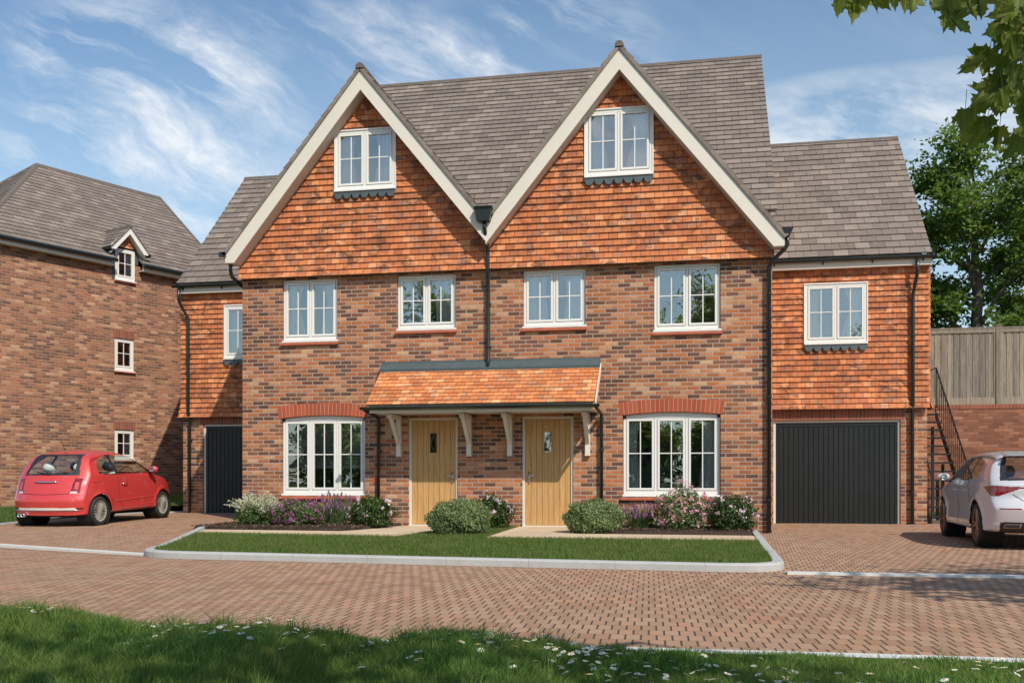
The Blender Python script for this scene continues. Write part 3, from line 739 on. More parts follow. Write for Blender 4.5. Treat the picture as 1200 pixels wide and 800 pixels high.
# roof underlay closing the slabs from below
UL=MB()
for (xa,xl,xr) in ((AL,-9.0,VX),(AR,VX,1.43)):
    for sg,xe in ((-1,xl),(1,xr)):
        run=abs(xe-xa)
        UL.face([(xa,YB-.02,GZ),(xe,YB-.02,GZ-GS*run),(xe,YB+.34,GZ-GS*run),(xa,YB+.34,GZ)])
        UL.prism([(xa,YB-.022,GZ+.035),(xe,YB-.022,GZ-GS*run+.035),(xe,YB-.022,GZ-GS*run-.012),(xa,YB-.022,GZ-.012)],(0,.03,0))
UL.prism([(XV-.03,RY,RZ+.02),(XV-.03,17.9,RZ-(RY-17.9)+.02),(XV-.03,17.9,RZ-(RY-17.9)-.03),(XV-.03,RY,RZ-.03)],(.03,0,0))
UL.build('verge_undercloak',M_UNDER,roof)
def ridge(mb,a,b,r=.08,seg=.42,n=9,drop=.55):
    a=Vector(a); b=Vector(b); d=(b-a); L=d.length; t=d/L; k_=int(L/seg)+1
    side=t.cross(Vector((0,0,1))).normalized(); up=side.cross(t)
    for i in range(k_):
        p=a+t*(L*i/k_); q=a+t*(L*(i+1)/k_-.006); rr=r+random.uniform(-.003,.003)
        ra=[];rb=[]
        for j in range(n):
            an=math.pi*(-.08+1.16*j/(n-1)); o=side*math.cos(an)*rr+up*(math.sin(an)*rr-rr*drop); ra.append(p+o); rb.append(q+o*1.0)
        base=len(mb.v)
        mb.prism(ra,t*(q-p).length)
RG=MB(); ridge(RG,(AL,YB-.05,GZ+.045),(AL,RY-(RZ-GZ)+.0,GZ+.045)); RG.build('ridge_tiles',M_RIDGE,roof); RG=MB(); ridge(RG,(AR,YB-.05,GZ+.045),(AR,RY-(RZ-GZ)+.0,GZ+.045)); RG.build('ridge_tiles',M_RIDGE,roof); RG=MB()
ridge(RG,(XH,RY,RZ+.05),(XV+.01,RY,RZ+.05),.085,.45,7,.75); RG.build('ridge_tiles',M_RIDGE,roof); RG=MB(); ridge(RG,(-8.95,EY0+.8,EZ0+.75),(XH,RY,RZ+.05),.08,.4,7,.75)
RG.build('hip_tiles',M_RIDGE,roof)
# lead valley between the gables
mb=MB(); mb.hexa([(VX-.10,YB,5.66),(VX+.10,YB,5.66),(VX+.10,18.6,5.68),(VX-.10,18.6,5.68),(VX-.16,YB,5.80),(VX+.16,YB,5.80),(VX+.16,18.6,5.82),(VX-.16,18.6,5.82)]); mb.build('lead_valley',M_LEAD,roof)
# hopper and central downpipe
def pipe(pts,r=.034,brk=(),name='downpipe',parent=H):
    m_=MB(); m_.tube(pts,r,12)
    o=m_.build(name,M_GUTTER,parent,smooth=True)
    if brk:
        for (x,y,z) in brk:
            b_=MB(); b_.lathe([(r+.009,-.02),(r+.011,0),(r+.009,.02)],(x,y,z),(0,0,1),14); b_.box(x-.05,x+.05,y+.015,y+.05,z-.012,z+.012); b_.build('pipe_bracket',M_GUTTER,o)
    return o
mb=MB(); yh=YB-.13
for (xa_,xb_,za,zb_) in ((.17,.17,5.90,5.84),(.155,.12,5.84,5.63)):
    mb.hexa([(VX-.02-xb_,yh+.01,zb_),(VX-.02+xb_,yh+.01,zb_),(VX-.02+xb_,yh+.2,zb_),(VX-.02-xb_,yh+.2,zb_),(VX-.02-xa_,yh-.01,za),(VX-.02+xa_,yh-.01,za),(VX-.02+xa_,yh+.2,za),(VX-.02-xa_,yh+.2,za)])
hp=mb.build('hopper',M_GUTTER,H,bevel=.008)
pipe([(VX-.01,yh+.09,5.64),(VX-.01,yh+.10,5.52),(VX+.0,yh+.16,5.40),(VX+.0,F-.15,5.18),(VX+.0,F-.15,5.05),(VX,F-.15,4.85),(VX-.01,F-.12,4.7),(VX-.01,F-.075,4.55),(VX-.01,F-.07,3.16),(VX-.01,F-.13,3.02)],.036,[(VX-.01,F-.07,4.2),(VX-.01,F-.07,3.4)])
# corner downpipes with short gutters at the gable feet
mb=MB(); mb.tube([(1.45,YB+.0,5.23),(1.45,YB+.45,5.23)],.05,10); mb.hexa([(1.40,YB-.03,5.17),(1.50,YB-.03,5.17),(1.50,YB+.2,5.17),(1.40,YB+.2,5.17),(1.36,YB-.04,5.27),(1.55,YB-.04,5.27),(1.55,YB+.2,5.27),(1.36,YB+.2,5.27)]); mb.build('gable_gutter',M_GUTTER,H); mb=MB(); mb.tube([(-9.02,YB,5.27),(-9.02,YB+2.0,5.27)],.055,10); mb.box(-9.09,-8.95,YB-.03,YB+.02,5.22,5.31)
mb.build('gable_gutter',M_GUTTER,H)
pipe([(1.46,YB+.14,5.22),(1.46,YB+.14,5.02),(1.42,YB+.16,4.95),(1.20,YB+.24,4.76),(1.165,F-.085,4.68),(1.165,F-.085,.03)],.036,[(1.165,F-.085,z) for z in (4.2,2.4,.6)])
pipe([(-8.93,YB+.14,5.2),(-8.93,YB+.14,4.98),(-8.93,YB+.2,4.88),(-8.87,F+.1,4.76),(-8.87,F+.6,4.7),(-8.87,F+.7,4.5),(-8.87,F+.7,.2)],.036)
# ------------------------------------------------ porch canopy
CX0,CX1=-5.93,-1.80; CY=F-.93; CZ0,CZ1=2.27,3.05
CP=MB(); dy=F-CY; dz=CZ1-CZ0; L=math.hypot(dy,dz); V=Vector((0,dy/L,dz/L)); N=Vector((0,-dz/L,dy/L))
courses(CP,(0,CY,CZ0),(1,0,0),V,N,[(CX0,0),(CX1,0),(CX1,L-.01),(CX0,L-.01)],.112,.016,.03,None,.04)
can=CP.build('porch_canopy',M_PORCH,H); can['label']='orange tiled lean-to porch roof over both doors'
mb=MB(); mb.prism([(CX0+.02,CY,CZ0),(CX0+.02,F,CZ1),(CX0+.02,F,CZ1-.10),(CX0+.02,CY+.02,CZ0-.06)],(.03,0,0)); mb.prism([(CX1-.03,CY-.01,CZ0+.02),(CX1-.03,F,CZ1+.02),(CX1-.03,F,CZ1-.14),(CX1-.03,CY+.02,CZ0-.07)],(.045,0,0))
mb.box(CX0+.05,CX1-.05,CY+.02,CY+.05,CZ0-.12,CZ0+.0); mb.build('fascia',M_CREAM,can)
mb=MB(); mb.face([(CX0+.05,CY+.05,CZ0-.10),(CX1-.05,CY+.05,CZ0-.10),(CX1-.05,F,CZ0-.10),(CX0+.05,F,CZ0-.10)]); mb.face([(CX0+.03,CY,CZ0+.0),(CX1-.03,CY,CZ0+.0),(CX1-.03,F,CZ1),(CX0+.03,F,CZ1)]); mb.build('soffit',M_CREAM,can)
mb=MB(); gy=CY-.045
n=10
prof=[(gy+.052*math.cos(math.pi+math.pi*i/n),CZ0-.015+.052*math.sin(math.pi+math.pi*i/n)) for i in range(n+1)]+[(gy+.046*math.cos(-math.pi*i/n),CZ0-.015+.046*math.sin(-math.pi*i/n)) for i in range(n+1)]
mb.prism([(CX0-.10,y,z) for y,z in prof],(CX1-CX0+.18,0,0)); mb.prism([(CX0-.10,y,z) for y,z in prof[:n+1]],(.008,0,0)); mb.prism([(CX1+.072,y,z) for y,z in prof[:n+1]],(.008,0,0))
mb.build('gutter',M_GUTTER,can)
mb=MB(); mb.hexa([(CX0-.02,F-.16,CZ1-.08),(CX1+.0,F-.16,CZ1-.08),(CX1+.0,F+.01,CZ1-.0),(CX0-.02,F+.01,CZ1-.0),(CX0-.02,F-.165,CZ1-.03),(CX1+.0,F-.165,CZ1-.03),(CX1+.0,F-.012,CZ1+.10),(CX0-.02,F-.012,CZ1+.10)]); mb.box(CX0+.0,CX1-.01,F-.011,F+.005,CZ1+.05,CZ1+.13)
mb.build('lead_flashing',M_LEAD,can)
for bx in (-5.60,-4.24,-3.47,-2.03):
    mb=MB(); t=.045
    mb.box(bx-t,bx+t,F-.085,F-.001,1.40,2.15)                   # wall post
    mb.box(bx-t,bx+t,F-.64,F-.086,2.075,2.15)                    # arm
    mb.prism([(bx-t*.8,F-.086,1.60),(bx-t*.8,F-.56,2.08),(bx-t*.8,F-.475,2.08),(bx-t*.8,F-.086,1.70)][::-1],(t*1.6,0,0))
    mb.box(bx-t*1.15,bx+t*1.15,F-.09,F-.0,1.385,1.40)
    mb.build('timber_bracket',M_CREAM,can,bevel=.006)
pipe([(CX0-.03,gy,2.24),(CX0-.03,gy+.04,2.20),(-5.99,F-.12,2.13),(-5.99,F-.075,2.08),(-5.99,F-.075,.2)],.032,[(-5.99,F-.075,z) for z in (1.5,.5)])
pipe([(CX1+.02,gy,2.24),(CX1+.02,gy+.04,2.20),(-1.775,F-.12,2.14),(-1.775,F-.075,2.08),(-1.775,F-.075,.2)],.032,[(-1.775,F-.075,z) for z in (1.5,.5)])
# small vent grille by the left door
mb=MB(); mb.box(-6.12,-6.05,F-.012,F+.0,.88,1.02); mb.build('meter_box',M_REDSILL,H)

# ------------------------------------------------ wings
WY=21.5; WX=4.57; MIR=2*-3.785
def wing(right):
    sg=1 if right else -1
    X=(lambda x:x) if right else (lambda x:MIR-x)
    def rg(a,b): 
        a,b=X(a),X(b); return (min(a,b),max(a,b))
    gx=rg(1.50,4.06); z0=zg(X(3),WY)-.01
    wx=rg(2.14,3.37) if right else (-11.02,-9.78)
    W0,W1=rg(1.22,WX)
    mb=MB(); wall(mb,W0,W1,-.1,2.46,WY,[(gx[0],gx[1],-.1,2.20+z0*.5)],.16)
    xs=X(WX); mb.face([(xs,WY,-.1),(xs,28,-.1),(xs,28,5.3),(xs,WY,5.3)] if right else [(xs,28,-.1),(xs,WY,-.1),(xs,WY,5.3),(xs,28,5.3)])
    mb.face([(xs,WY+.01,5.2),(xs,WY+3.3,8.9),(xs,28,5.3)])
    mb.face([(W1,28.,-.1),(W0,28.,-.1),(W0,28.,5.5),(W1,28.,5.5)])
    mb.build('wing_wall',M_BRICK,H)
    ZT=2.43
    zgd=2.19+z0*.5
    m_=MB(); sx=rg(1.22,4.13); m_.box(sx[0],sx[1],WY-.006,WY+.14,zgd+.005,ZT+.01); m_.build('soldier_course',M_SOLDIER,H)
    T=MB(); ws=3.80; wt=5.04; zt_=5.50; a0,a1=W0,X(WX+.0)
    lo,hi=(min(W0,W1)-(.03 if not right else 0),max(W0,W1)+(.03 if right else 0))
    for pts in ([(lo,ZT),(wx[0],ZT),(wx[0],zt_),(lo,zt_)],[(wx[1],ZT),(hi,ZT),(hi,zt_),(wx[1],zt_)],[(wx[0],ZT),(wx[1],ZT),(wx[1],ws-.02),(wx[0],ws-.02)],[(wx[0],wt),(wx[1],wt),(wx[1],zt_),(wx[0],zt_)]):
        courses(T,(0,WY,ZT),(1,0,0),(0,0,1),(0,-1,0),[(x,z-ZT) for x,z in pts],.1165,.029,.05,kick)
    # tile hanging on the outer side
    yb=27.5
    if right: courses(T,(xs,0,ZT),(0,1,0),(0,0,1),(1,0,0),[(WY-.03,0),(yb,0),(yb,3.07),(WY-.03,3.07)],.1165,.02,.05,kick)
    else: courses(T,(xs,0,ZT),(0,-1,0),(0,0,1),(-1,0,0),[(-yb,0),(-WY+.03,0),(-WY+.03,3.07),(-yb,3.07)],.1165,.02,.05,kick)
    T.build('tile_hanging',M_HUNG,H)
    m_=MB(); m_.face([(W0,WY-.015,ZT+.03),(wx[0],WY-.015,ZT+.03),(wx[0],WY-.015,5.5),(W0,WY-.015,5.5)]); m_.face([(wx[1],WY-.015,ZT+.03),(W1,WY-.015,ZT+.03),(W1,WY-.015,5.5),(wx[1],WY-.015,5.5)]); m_.face([(wx[0],WY-.015,ZT+.03),(wx[1],WY-.015,ZT+.03),(wx[1],WY-.015,ws),(wx[0],WY-.015,ws)]); m_.face([(wx[0],WY-.015,wt),(wx[1],WY-.015,wt),(wx[1],WY-.015,5.5),(wx[0],WY-.015,5.5)]); m_.box(W0,W1,WY-.045,WY-.001,ZT+.012,ZT+.03)
    m_.build('tile_backing',M_UNDER,H)
    w_=window(H,wx[0],wx[1],ws+.02,wt,WY-.085,2,curt=[(.04,.26,.05),(.62,.97,-.14)],seed=40 if right else 50,fw=.05)
    m_=MB(); m_.box(wx[0]-.025,wx[0],WY-.10,WY,ws,wt); m_.box(wx[1],wx[1]+.025,WY-.10,WY,ws,wt); m_.box(wx[0]-.025,wx[1]+.025,WY-.102,WY,wt,wt+.025); m_.build('surround',M_WHITE,w_)
    scallops(w_,wx[0]-.02,wx[1]+.02,ws-.015,WY-.118,7)
    # garage door
    G=MB(); gz0=z0+.0; gz1=zgd; fw=.05; Y=WY+.05
    gf=MB(); gf.box(gx[0],gx[0]+fw,Y,Y+.08,gz0,gz1); gf.box(gx[1]-fw,gx[1],Y,Y+.08,gz0,gz1); gf.box(gx[0]+fw,gx[1]-fw,Y,Y+.08,gz1-.045,gz1)
    a,b=gx[0]+fw+.004,gx[1]-fw-.004; c,d=gz0+.012,gz1-.05
    G.box(a,b,Y+.035,Y+.06,c,d); G.box(a,a+.055,Y+.012,Y+.034,c,d); G.box(b-.055,b,Y+.012,Y+.034,c,d); G.box(a+.055,b-.055,Y+.012,Y+.034,d-.075,d)
    nr=23; pw=(b-a-.11)/nr
    for i in range(nr):
        q=a+.055+i*pw; G.box(q+.006,q+pw-.006,Y+.020,Y+.036,c,d-.078)
    gd=G.build('garage_door',M_GARAGE,H,bevel=.003); gf.build('door_frame',M_CREAM,gd)
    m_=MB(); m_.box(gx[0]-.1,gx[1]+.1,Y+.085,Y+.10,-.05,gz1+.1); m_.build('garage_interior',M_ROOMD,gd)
    # roof
    ey,ez=WY-.20,5.56; ry=24.85; rz=ez+(ry-ey); Lr=(ry-ey)/s2
    r0,r1=rg(.9,WX+.05); RW=MB()
    if not right: r1=-8.5
    courses(RW,(0,ey,ez),(1,0,0),(0,s2,s2),(0,-s2,s2),[(r0,0),(r1,0),(r1,Lr),(r0,Lr)],.245 if right else .245,.024,.03,None,.05)
    courses(RW,(0,2*ry-ey,ez),(-1,0,0),(0,-s2,s2),(0,s2,s2),[(-r1,0),(-r0,0),(-r0,Lr),(-r1,Lr)],.245,.024,.03,None,.05)
    rw=RW.build('wing_roof',M_ROOF,H)
    m_=MB(); ridge(m_,(r0,ry,rz+.05),(r1,ry,rz+.05),.085,.45,7,.75); m_.build('ridge_tiles',M_RIDGE,rw)
    m_=MB(); xv=X(WX+.05)-sg*.03
    m_.prism([(xv,ry,rz+.02),(xv,ey,ez+.02),(xv,ey,ez-.03),(xv,ry,rz-.03)],(sg*.03,0,0)); m_.build('verge_undercloak',M_UNDER,rw)
    # fascia, soffit, gutter
    m_=MB(); f0,f1=rg(1.2,WX+.03); m_.box(f0,f1,ey+.0,ey+.03,ez-.21,ez-.0); m_.box(f0,f1,ey+.03,WY,ez-.21,ez-.19)
    if right: m_.box(f1-.005,f1+.02,ey-.0,WY+.0,ez-.22,ez+.03)
    else: m_.box(f0-.02,f0+.005,ey,WY,ez-.22,ez+.03)
    m_.build('fascia',M_CREAM,rw)
    m_=MB(); gy_=ey-.06; q0,q1=rg(1.25,WX+.13)
    pr=[(gy_+.058*math.cos(math.pi+math.pi*i/10),ez-.03+.058*math.sin(math.pi+math.pi*i/10)) for i in range(11)]+[(gy_+.050*math.cos(-math.pi*i/10),ez-.03+.050*math.sin(-math.pi*i/10)) for i in range(11)]
    m_.prism([(q0,y,z) for y,z in pr],(q1-q0,0,0)); m_.prism([(q0,y,z) for y,z in pr[:11]],(.01,0,0)); m_.prism([(q1-.01,y,z) for y,z in pr[:11]],(.01,0,0))
    for i in range(4):
        bx=q0+.25+i*(q1-q0-.5)/3; m_.hexa([(bx-.012,gy_+.0,ez-.10),(bx+.012,gy_,ez-.10),(bx+.012,ey+.001,ez-.14),(bx-.012,ey+.001,ez-.14),(bx-.012,gy_-.03,ez-.06),(bx+.012,gy_-.03,ez-.06),(bx+.012,ey+.001,ez-.05),(bx-.012,ey+.001,ez-.05)])
    m_.build('gutter',M_GUTTER,rw)
    px_=X(4.27) if right else -11.93; xo=px_+(.06 if right else -.18)
    pipe([(xo,gy_,ez-.08),(xo,gy_,ez-.34),(xo,gy_+.03,ez-.42),(px_,WY-.14,ez-.80),(px_,WY-.14,ez-.95),(px_,WY-.14,2.55),(px_,WY-.10,2.38),(px_,WY-.075,2.3),(px_,WY-.075,zg(px_,WY)+.01)],.036,[(px_,WY-.14,3.9),(px_,WY-.075,1.9),(px_,WY-.075,.7)])
wing(True); wing(False)
# wall-side lamp bracket: light catching base course of the pillars (dpc line)
# ================================================================== LEFT HOUSE
LA=(-14.75,25.67,0.); ANG=R(66)
LH=thing('corner_house',LA,'brown brick house with hipped roof and tiny gabled dormer behind the red car','house',rotz=ANG)
te=1.75; ts=-5.45; EZ=6.82; DP=6.9
wins=[(-1.90,-1.31,1.49,2.31),(-1.90,-1.31,3.90,4.78),(-1.90,-1.31,6.34,7.2)]
mb=MB(); wall(mb,ts,te,-.2,EZ,0.,[wins[0],wins[1],(-1.90,-1.31,6.34,EZ)],.12)
mb.face([(ts,0,-.2),(ts,0,EZ),(ts,DP,EZ),(ts,DP,-.2)]); mb.face([(te,0,-.2),(te,DP,-.2),(te,DP,EZ),(te,0,EZ)]); mb.face([(te,0,EZ),(te,DP,EZ),(te,DP/2,EZ+2.9)]); mb.face([(te,DP,-.2),(ts,DP,-.2),(ts,DP,EZ),(te,DP,EZ)])
mb.build('brick_wall',M_BRICK2,LH)
for i,(a,b,c,d) in enumerate(wins):
    w_=window(LH,a,b,c+.03,d,.03 if i<2 else -.03,1,curt=[(.55,.95,0.)] if i!=1 else None,fw=.055,dep=1.0 if i<2 else .6,seed=60+i,room=M_ROOMD,q=.35 if i<2 else .02,qt=.1 if i<2 else .01)
    red_sill(w_,a,b,c+.0,0.,.03)
    if i<2:
        m_=MB(); m_.box(a-.03,b+.03,-.005,.1,d+.003,d+.225); m_.build('soldier_course',M_SOLDIER,LH)
ov=.22; tp=math.tan(R(41)); cp,sp=math.cos(R(41)),math.sin(R(41))
kr=3.35; rzl=EZ+.02+(kr+ov)*tp; Lr=(kr+ov)/cp
RL=MB(); e0=EZ+.02; tv=te+.12; th_=ts-ov
t1=-2.2
courses(RL,(0,-ov,e0),(1,0,0),(0,cp,sp),(0,-sp,cp),[(th_,0),(-2.02,0),(-2.02,.62),(th_+.62*cp*(t1-th_)/(kr+ov),.62)],.20,.02,.03,None,.04)
courses(RL,(0,-ov,e0),(1,0,0),(0,cp,sp),(0,-sp,cp),[(-1.19,0),(tv,0),(tv,.62),(-1.19,.62)],.20,.02,.03,None,.04)
courses(RL,(0,-ov,e0),(1,0,0),(0,cp,sp),(0,-sp,cp),[(th_+.6*cp*(t1-th_)/(kr+ov),.6),(tv,.6),(tv,Lr),(t1,Lr)],.20,.02,.03,None,.04)
yb2=2*kr+ov
courses(RL,(0,yb2,e0),(-1,0,0),(0,-cp,sp),(0,sp,cp),[(-tv,0),(-th_,0),(-t1,Lr),(-tv,Lr)],.20,.02,.03,None,.04)
hr=(t1-th_); hh_=rzl-e0; hL=math.hypot(hr,hh_)
courses(RL,(th_,kr,e0),(0,-1,0),(hr/hL,0,hh_/hL),(-hh_/hL,0,hr/hL),[(-(kr+ov),0),((kr+ov),0),(0,hL)],.20,.02,.03,None,.04)
rl=RL.build('roof',M_ROOF,LH)
mb=MB(); ridge(mb,(t1,kr,rzl+.05),(tv,kr,rzl+.05),.09,.45,7,.7); mb.build('ridge_tiles',M_RIDGE,rl); mb=MB(); ridge(mb,(th_,-ov,e0+.05),(t1,kr,rzl+.05),.09,.3,7,.7); mb.build('hip_tiles',M_RIDGE,rl); mb=MB(); ridge(mb,(th_,2*kr+ov,e0+.05),(t1,kr,rzl+.05),.09,.3,7,.7); 
mb.build('hip_tiles',M_RIDGE,rl)
mb=MB(); ridge(mb,(tv-.02,-ov,e0+.06),(tv-.02,kr,rzl+.06),.05,.22,5,.3); mb.build('verge_tiles',M_RIDGE,rl)
mb=MB()
for a,b in ((th_,-2.03),(-1.18,tv)): mb.box(a,b,-ov+.0,-ov+.03,e0-.17,e0-.01); mb.box(a,b,-ov+.03,0,e0-.17,e0-.15)
mb.build('fascia',M_CREAM,rl)
for a,b in ((th_,-2.0),(-1.2,tv)):
    mb=MB(); mb.tube([(a,-ov-.055,e0-.03),(b,-ov-.055,e0-.03)],.055,8); mb.build('gutter',M_GUTTER,rl)
# dormer
xc=-1.605; dm=MB(); zd=7.22; ap=7.78
dm.prism([(-1.98,-.02,e0-.5+.02),(-1.98,-.02,zd),(-1.90,-.02,zd),(-1.90,-.02,e0-.5+.02)][::-1],(0,1.0,0)); dm.prism([(-1.31,-.02,e0-.0),(-1.31,-.02,zd),(-1.20,-.02,zd),(-1.20,-.02,e0-.0)][::-1],(0,1.,0))
DM=dm.build('dormer',M_LEAD,LH)
t_=MB(); courses(t_,(0,-.04,zd),(1,0,0),(0,0,1),(0,-1,0),[(xc-.38,0.02),(xc+.38,.02),(xc,.42)],.1,.015,.02); t_.build('tile_hanging',M_HUNG,DM)
bb=MB(); so_=1.1
for sg in (-1,1):
    xe=xc+sg*.56
    pl=[(xc,-.26,ap),(xc,-.26,ap-.19),(xe-sg*.13,-.26,ap-so_*.56-.06),(xe,-.26,ap-so_*.56-.06),(xe,-.26,ap-so_*.56+.06)]
    bb.prism(pl[::-1] if sg<0 else pl,(0,.03,0))
    bb.face([(xc,-.23,ap-.17),(xe,-.23,ap-.17-so_*.56),(xe,0.3,ap-.17-so_*.56),(xc,.3,ap-.17)])
bb.build('bargeboard',M_WHITE,DM)
dr2=MB(); nn=math.hypot(1,so_)
for sg in (-1,1):
    U=Vector((0,sg,0)); V=Vector((-sg/nn,0,so_/nn)); N=Vector((sg*so_/nn,0,1/nn)); run=.58; L=run*nn; O=Vector((xc+sg*run,0,ap-so_*run+.0))
    pl=[(-.29,0),(.62,0),(1.1,L),(-.29,L)] if sg>0 else [(-1.1,L),(-.62,0),(.29,0),(.29,L)]
    courses(dr2,O,U,V,N,pl,.15,.018,.02,None,.03)
dr2.build('dormer_roof',M_ROOF,DM)
mb=MB(); ridge(mb,(xc,-.30,ap+.04),(xc,1.0,ap+.04),.06,.3,7,.6); mb.build('ridge_tiles',M_RIDGE,DM)
mb=MB(); mb.tube([(xc-.62,-.25,ap-so_*.58-.03),(xc-.62,.35,ap-so_*.58-.03)],.04,8); mb.build('gutter',M_GUTTER,DM); mb=MB(); mb.tube([(xc+.62,-.25,ap-so_*.58-.03),(xc+.62,.35,ap-so_*.58-.03)],.04,8); mb.build('gutter',M_GUTTER,DM)

# left lawn rising to the corner house
def llz(x,y): return zg(x,y)*1.0+.02+.34*sst(18,27,y)
lp=[(-45,9.),(-13.12,9.),(-13.1,10.6),(-13.0,15.9),(-13.12,18.5),(-12.98,21.2),(-12.3,21.85),(-12.2,28.5),(-45,34)]
mb=[];Fs=[]
ll=sheet('left_lawn_soil',-30,-12.95,10.5,30,30,40,M_TURF,llz); ll.name='grass_bank'; struct(ll)
l2=sheet('grass_bank',-12.96,-11.9,21.9,30,4,20,M_TURF,llz); struct(l2)

# ================================================================== RETAINING WALL, FENCE, STAIRS
RYW=25.3
mb=MB(); mb.box(4.7,30,RYW,RYW+.33,-.1,2.66); rw=mb.build('brick_wall',M_BRICKR); 
root=thing('retaining_wall',(6,RYW,0),'red-brown brick retaining wall beneath the timber fence','wall',world=True)
rw.name='wall_face'; attach(rw,root)
m_=MB(); m_.box(4.69,30.01,RYW-.012,RYW+.34,2.66,2.76); m_.build('brick_coping',M_SOLDIER,root)
struct(sheet('upper_ground',4.7,80,RYW+.33,120,6,6,M_TURF,lambda x,y:2.55+.01*(y-RYW)))
FN=thing('timber_fence',(6,RYW+.18,2.76),'weathered grey close-board timber fence on top of the retaining wall','fence',world=True)
px0=4.2; fy=RYW+.16
posts=[px0+i*1.63+1.24-.05 for i in range(0,10)]
for i,x in enumerate(posts):
    m_=MB(); m_.box(x-.055,x+.055,fy-.06,fy+.05,2.76,4.66); m_.box(x-.07,x+.07,fy-.075,fy+.065,4.66,4.685); m_.build('post',M_FENCE,FN,bevel=.004)
    if i<len(posts)-1:
        a=x+.056; b=posts[i+1]-.056; m_=MB(); nb=21; bw=(b-a)/nb
        for q in range(nb):
            y=fy-.014 if q%2 else fy-.024
            m_.box(a+q*bw-.008,a+(q+1)*bw+.004,y,y+.016,2.93+random.uniform(-.003,.003),4.52)
        m_.build('panel',M_FENCE,FN)
        m_=MB(); m_.box(a,b,fy-.045,fy+.02,4.50,4.60); m_.box(a,b,fy-.055,fy+.03,4.60,4.63); m_.box(a,b,fy-.034,fy+.01,2.77,2.94); m_.box(a,a+.05,fy-.04,fy-.03,2.94,4.5); m_.box(b-.05,b,fy-.04,fy-.03,2.94,4.5); m_.build('rail',M_FENCE,FN)
# stairs
ST=thing('metal_staircase',(5.1,22.2,0),'black open-tread metal staircase climbing beside the right garage wing','staircase',world=True)
xa,xb=4.72,5.50; yb_,yt_=21.95,25.0; nst=14; zt_=2.70
for i in range(nst):
    t=(i+1)/nst; y=yb_+(yt_-yb_)*t-.1; z=zt_*t
    m_=MB(); m_.box(xa,xb,y-.13,y+.12,z-.035,z); m_.build('tread',M_BLACK,ST)
for x in (xa-.01,xb):
    m_=MB(); m_.prism([(x,yb_-.22,0.02),(x,yt_+.05,zt_-.02),(x,yt_+.05,zt_-.26),(x,yb_+.10,.02)],(.014,0,0)); m_.build('stringer',M_BLACK,ST)
sl=(zt_)/(yt_-yb_)
for x in (xb+.02,xa+.02):
    m_=MB(); m_.tube([(x,yb_-.08,1.0),(x,yt_,zt_+.93)],.020,8); m_.tube([(x,yb_-.08,.06),(x,yb_-.08,1.0)],.018,8); m_.tube([(x,yt_,zt_),(x,yt_,zt_+.93),(x-.02,yt_+.5,zt_+.93)],.018,8); hr_=m_.build('handrail',M_BLACK,ST)
    for i in range(1,17):
        y=yb_+(yt_-yb_)*i/17; m_=MB(); m_.tube([(x,y,sl*(y-yb_)+.03),(x,y,sl*(y-yb_)+.98)],.010,6); m_.build('baluster',M_BLACK,ST)
for (x,y) in ((4.85,22.9),(5.35,23.6),(4.85,24.2),(5.35,24.6),(5.15,23.2)):
    m_=MB(); m_.box(x-.03,x+.03,y-.03,y+.03,.0,sl*(y-yb_)-.15); m_.build('support_post',M_BLACK,ST)
mb=MB(); mb.box(4.6,6.2,22.05,23.6,-.02,.06); struct(mb.build('paving_slab',M_SLAB))
mb=MB(); mb.box(4.6,9.,23.6,23.68,-.02,.12); struct(mb.build('edging_board',M_BLACK))
struct(sheet('turf_strip',4.6,30,23.68,RYW,8,2,M_TURF,lambda x,y:.14))

# ================================================================== LEAF AND PLANT GENERATORS
rng=np.random.default_rng(11)
def rand_frames(n,bias=None,spread=1.):
    nrm=rng.normal(size=(n,3))*spread
    if bias is not None: nrm+=np.asarray(bias)
    nrm/=np.linalg.norm(nrm,axis=1,keepdims=True)+1e-9
    a=rng.normal(size=(n,3)); t=np.cross(nrm,a); t/=np.linalg.norm(t,axis=1,keepdims=True)+1e-9
    return nrm,t,np.cross(nrm,t)
def leaves(name,P,size,mat,parent=None,aspect=.5,bias=None,spread=1.,fold=.15,tdir=None,jit=.35):
    """pointed 6-vertex leaves folded on the midrib (two quads share the rib)"""
    P=np.asarray(P); n=len(P); N,T,B=rand_frames(n,bias,spread)
    if tdir is not None:
        T=np.asarray(tdir)+rng.normal(size=(n,3))*.35; T/=np.linalg.norm(T,axis=1,keepdims=True); B=np.cross(N,T); B/=np.linalg.norm(B,axis=1,keepdims=True)+1e-9; N=np.cross(T,B)
    s=size*(1+jit*rng.uniform(-1,1,size=(n,1)))
    v0=P; v1=P+T*s*.45+B*s*aspect*.5+N*s*fold; v2=P+T*s; v3=P+T*s*.45-B*s*aspect*.5+N*s*fold; 
    V=np.stack([v0,v1,v2,v3],axis=1).reshape(-1,3)
    i=np.arange(n)[:,None]*4
    Fc=np.concatenate([i+np.array([[0,1,2]]),i+np.array([[0,2,3]])],axis=0)
    return np_mesh(name,V,Fc,mat,parent)
def blob_points(n,c,r,shell=.6,flat=1.,lump=.18,seed=0,cut=None):
    rg=np.random.default_rng(seed); d=rg.normal(size=(n*2,3)); d/=np.linalg.norm(d,axis=1,keepdims=True)
    rad=(shell+(1-shell)*rg.uniform(0,1,size=(n*2,1)))**.8
    ph=rg.uniform(0,6,size=6)
    l=1+lump*(np.sin(d[:,0:1]*5+ph[0])*np.sin(d[:,1:2]*5+ph[1])+.6*np.sin(d[:,2:3]*7+d[:,0:1]*6+ph[2]))
    p=d*rad*l*np.asarray(r)+np.asarray(c)
    if cut is not None: p=p[p[:,2]>cut]
    return p[:n]
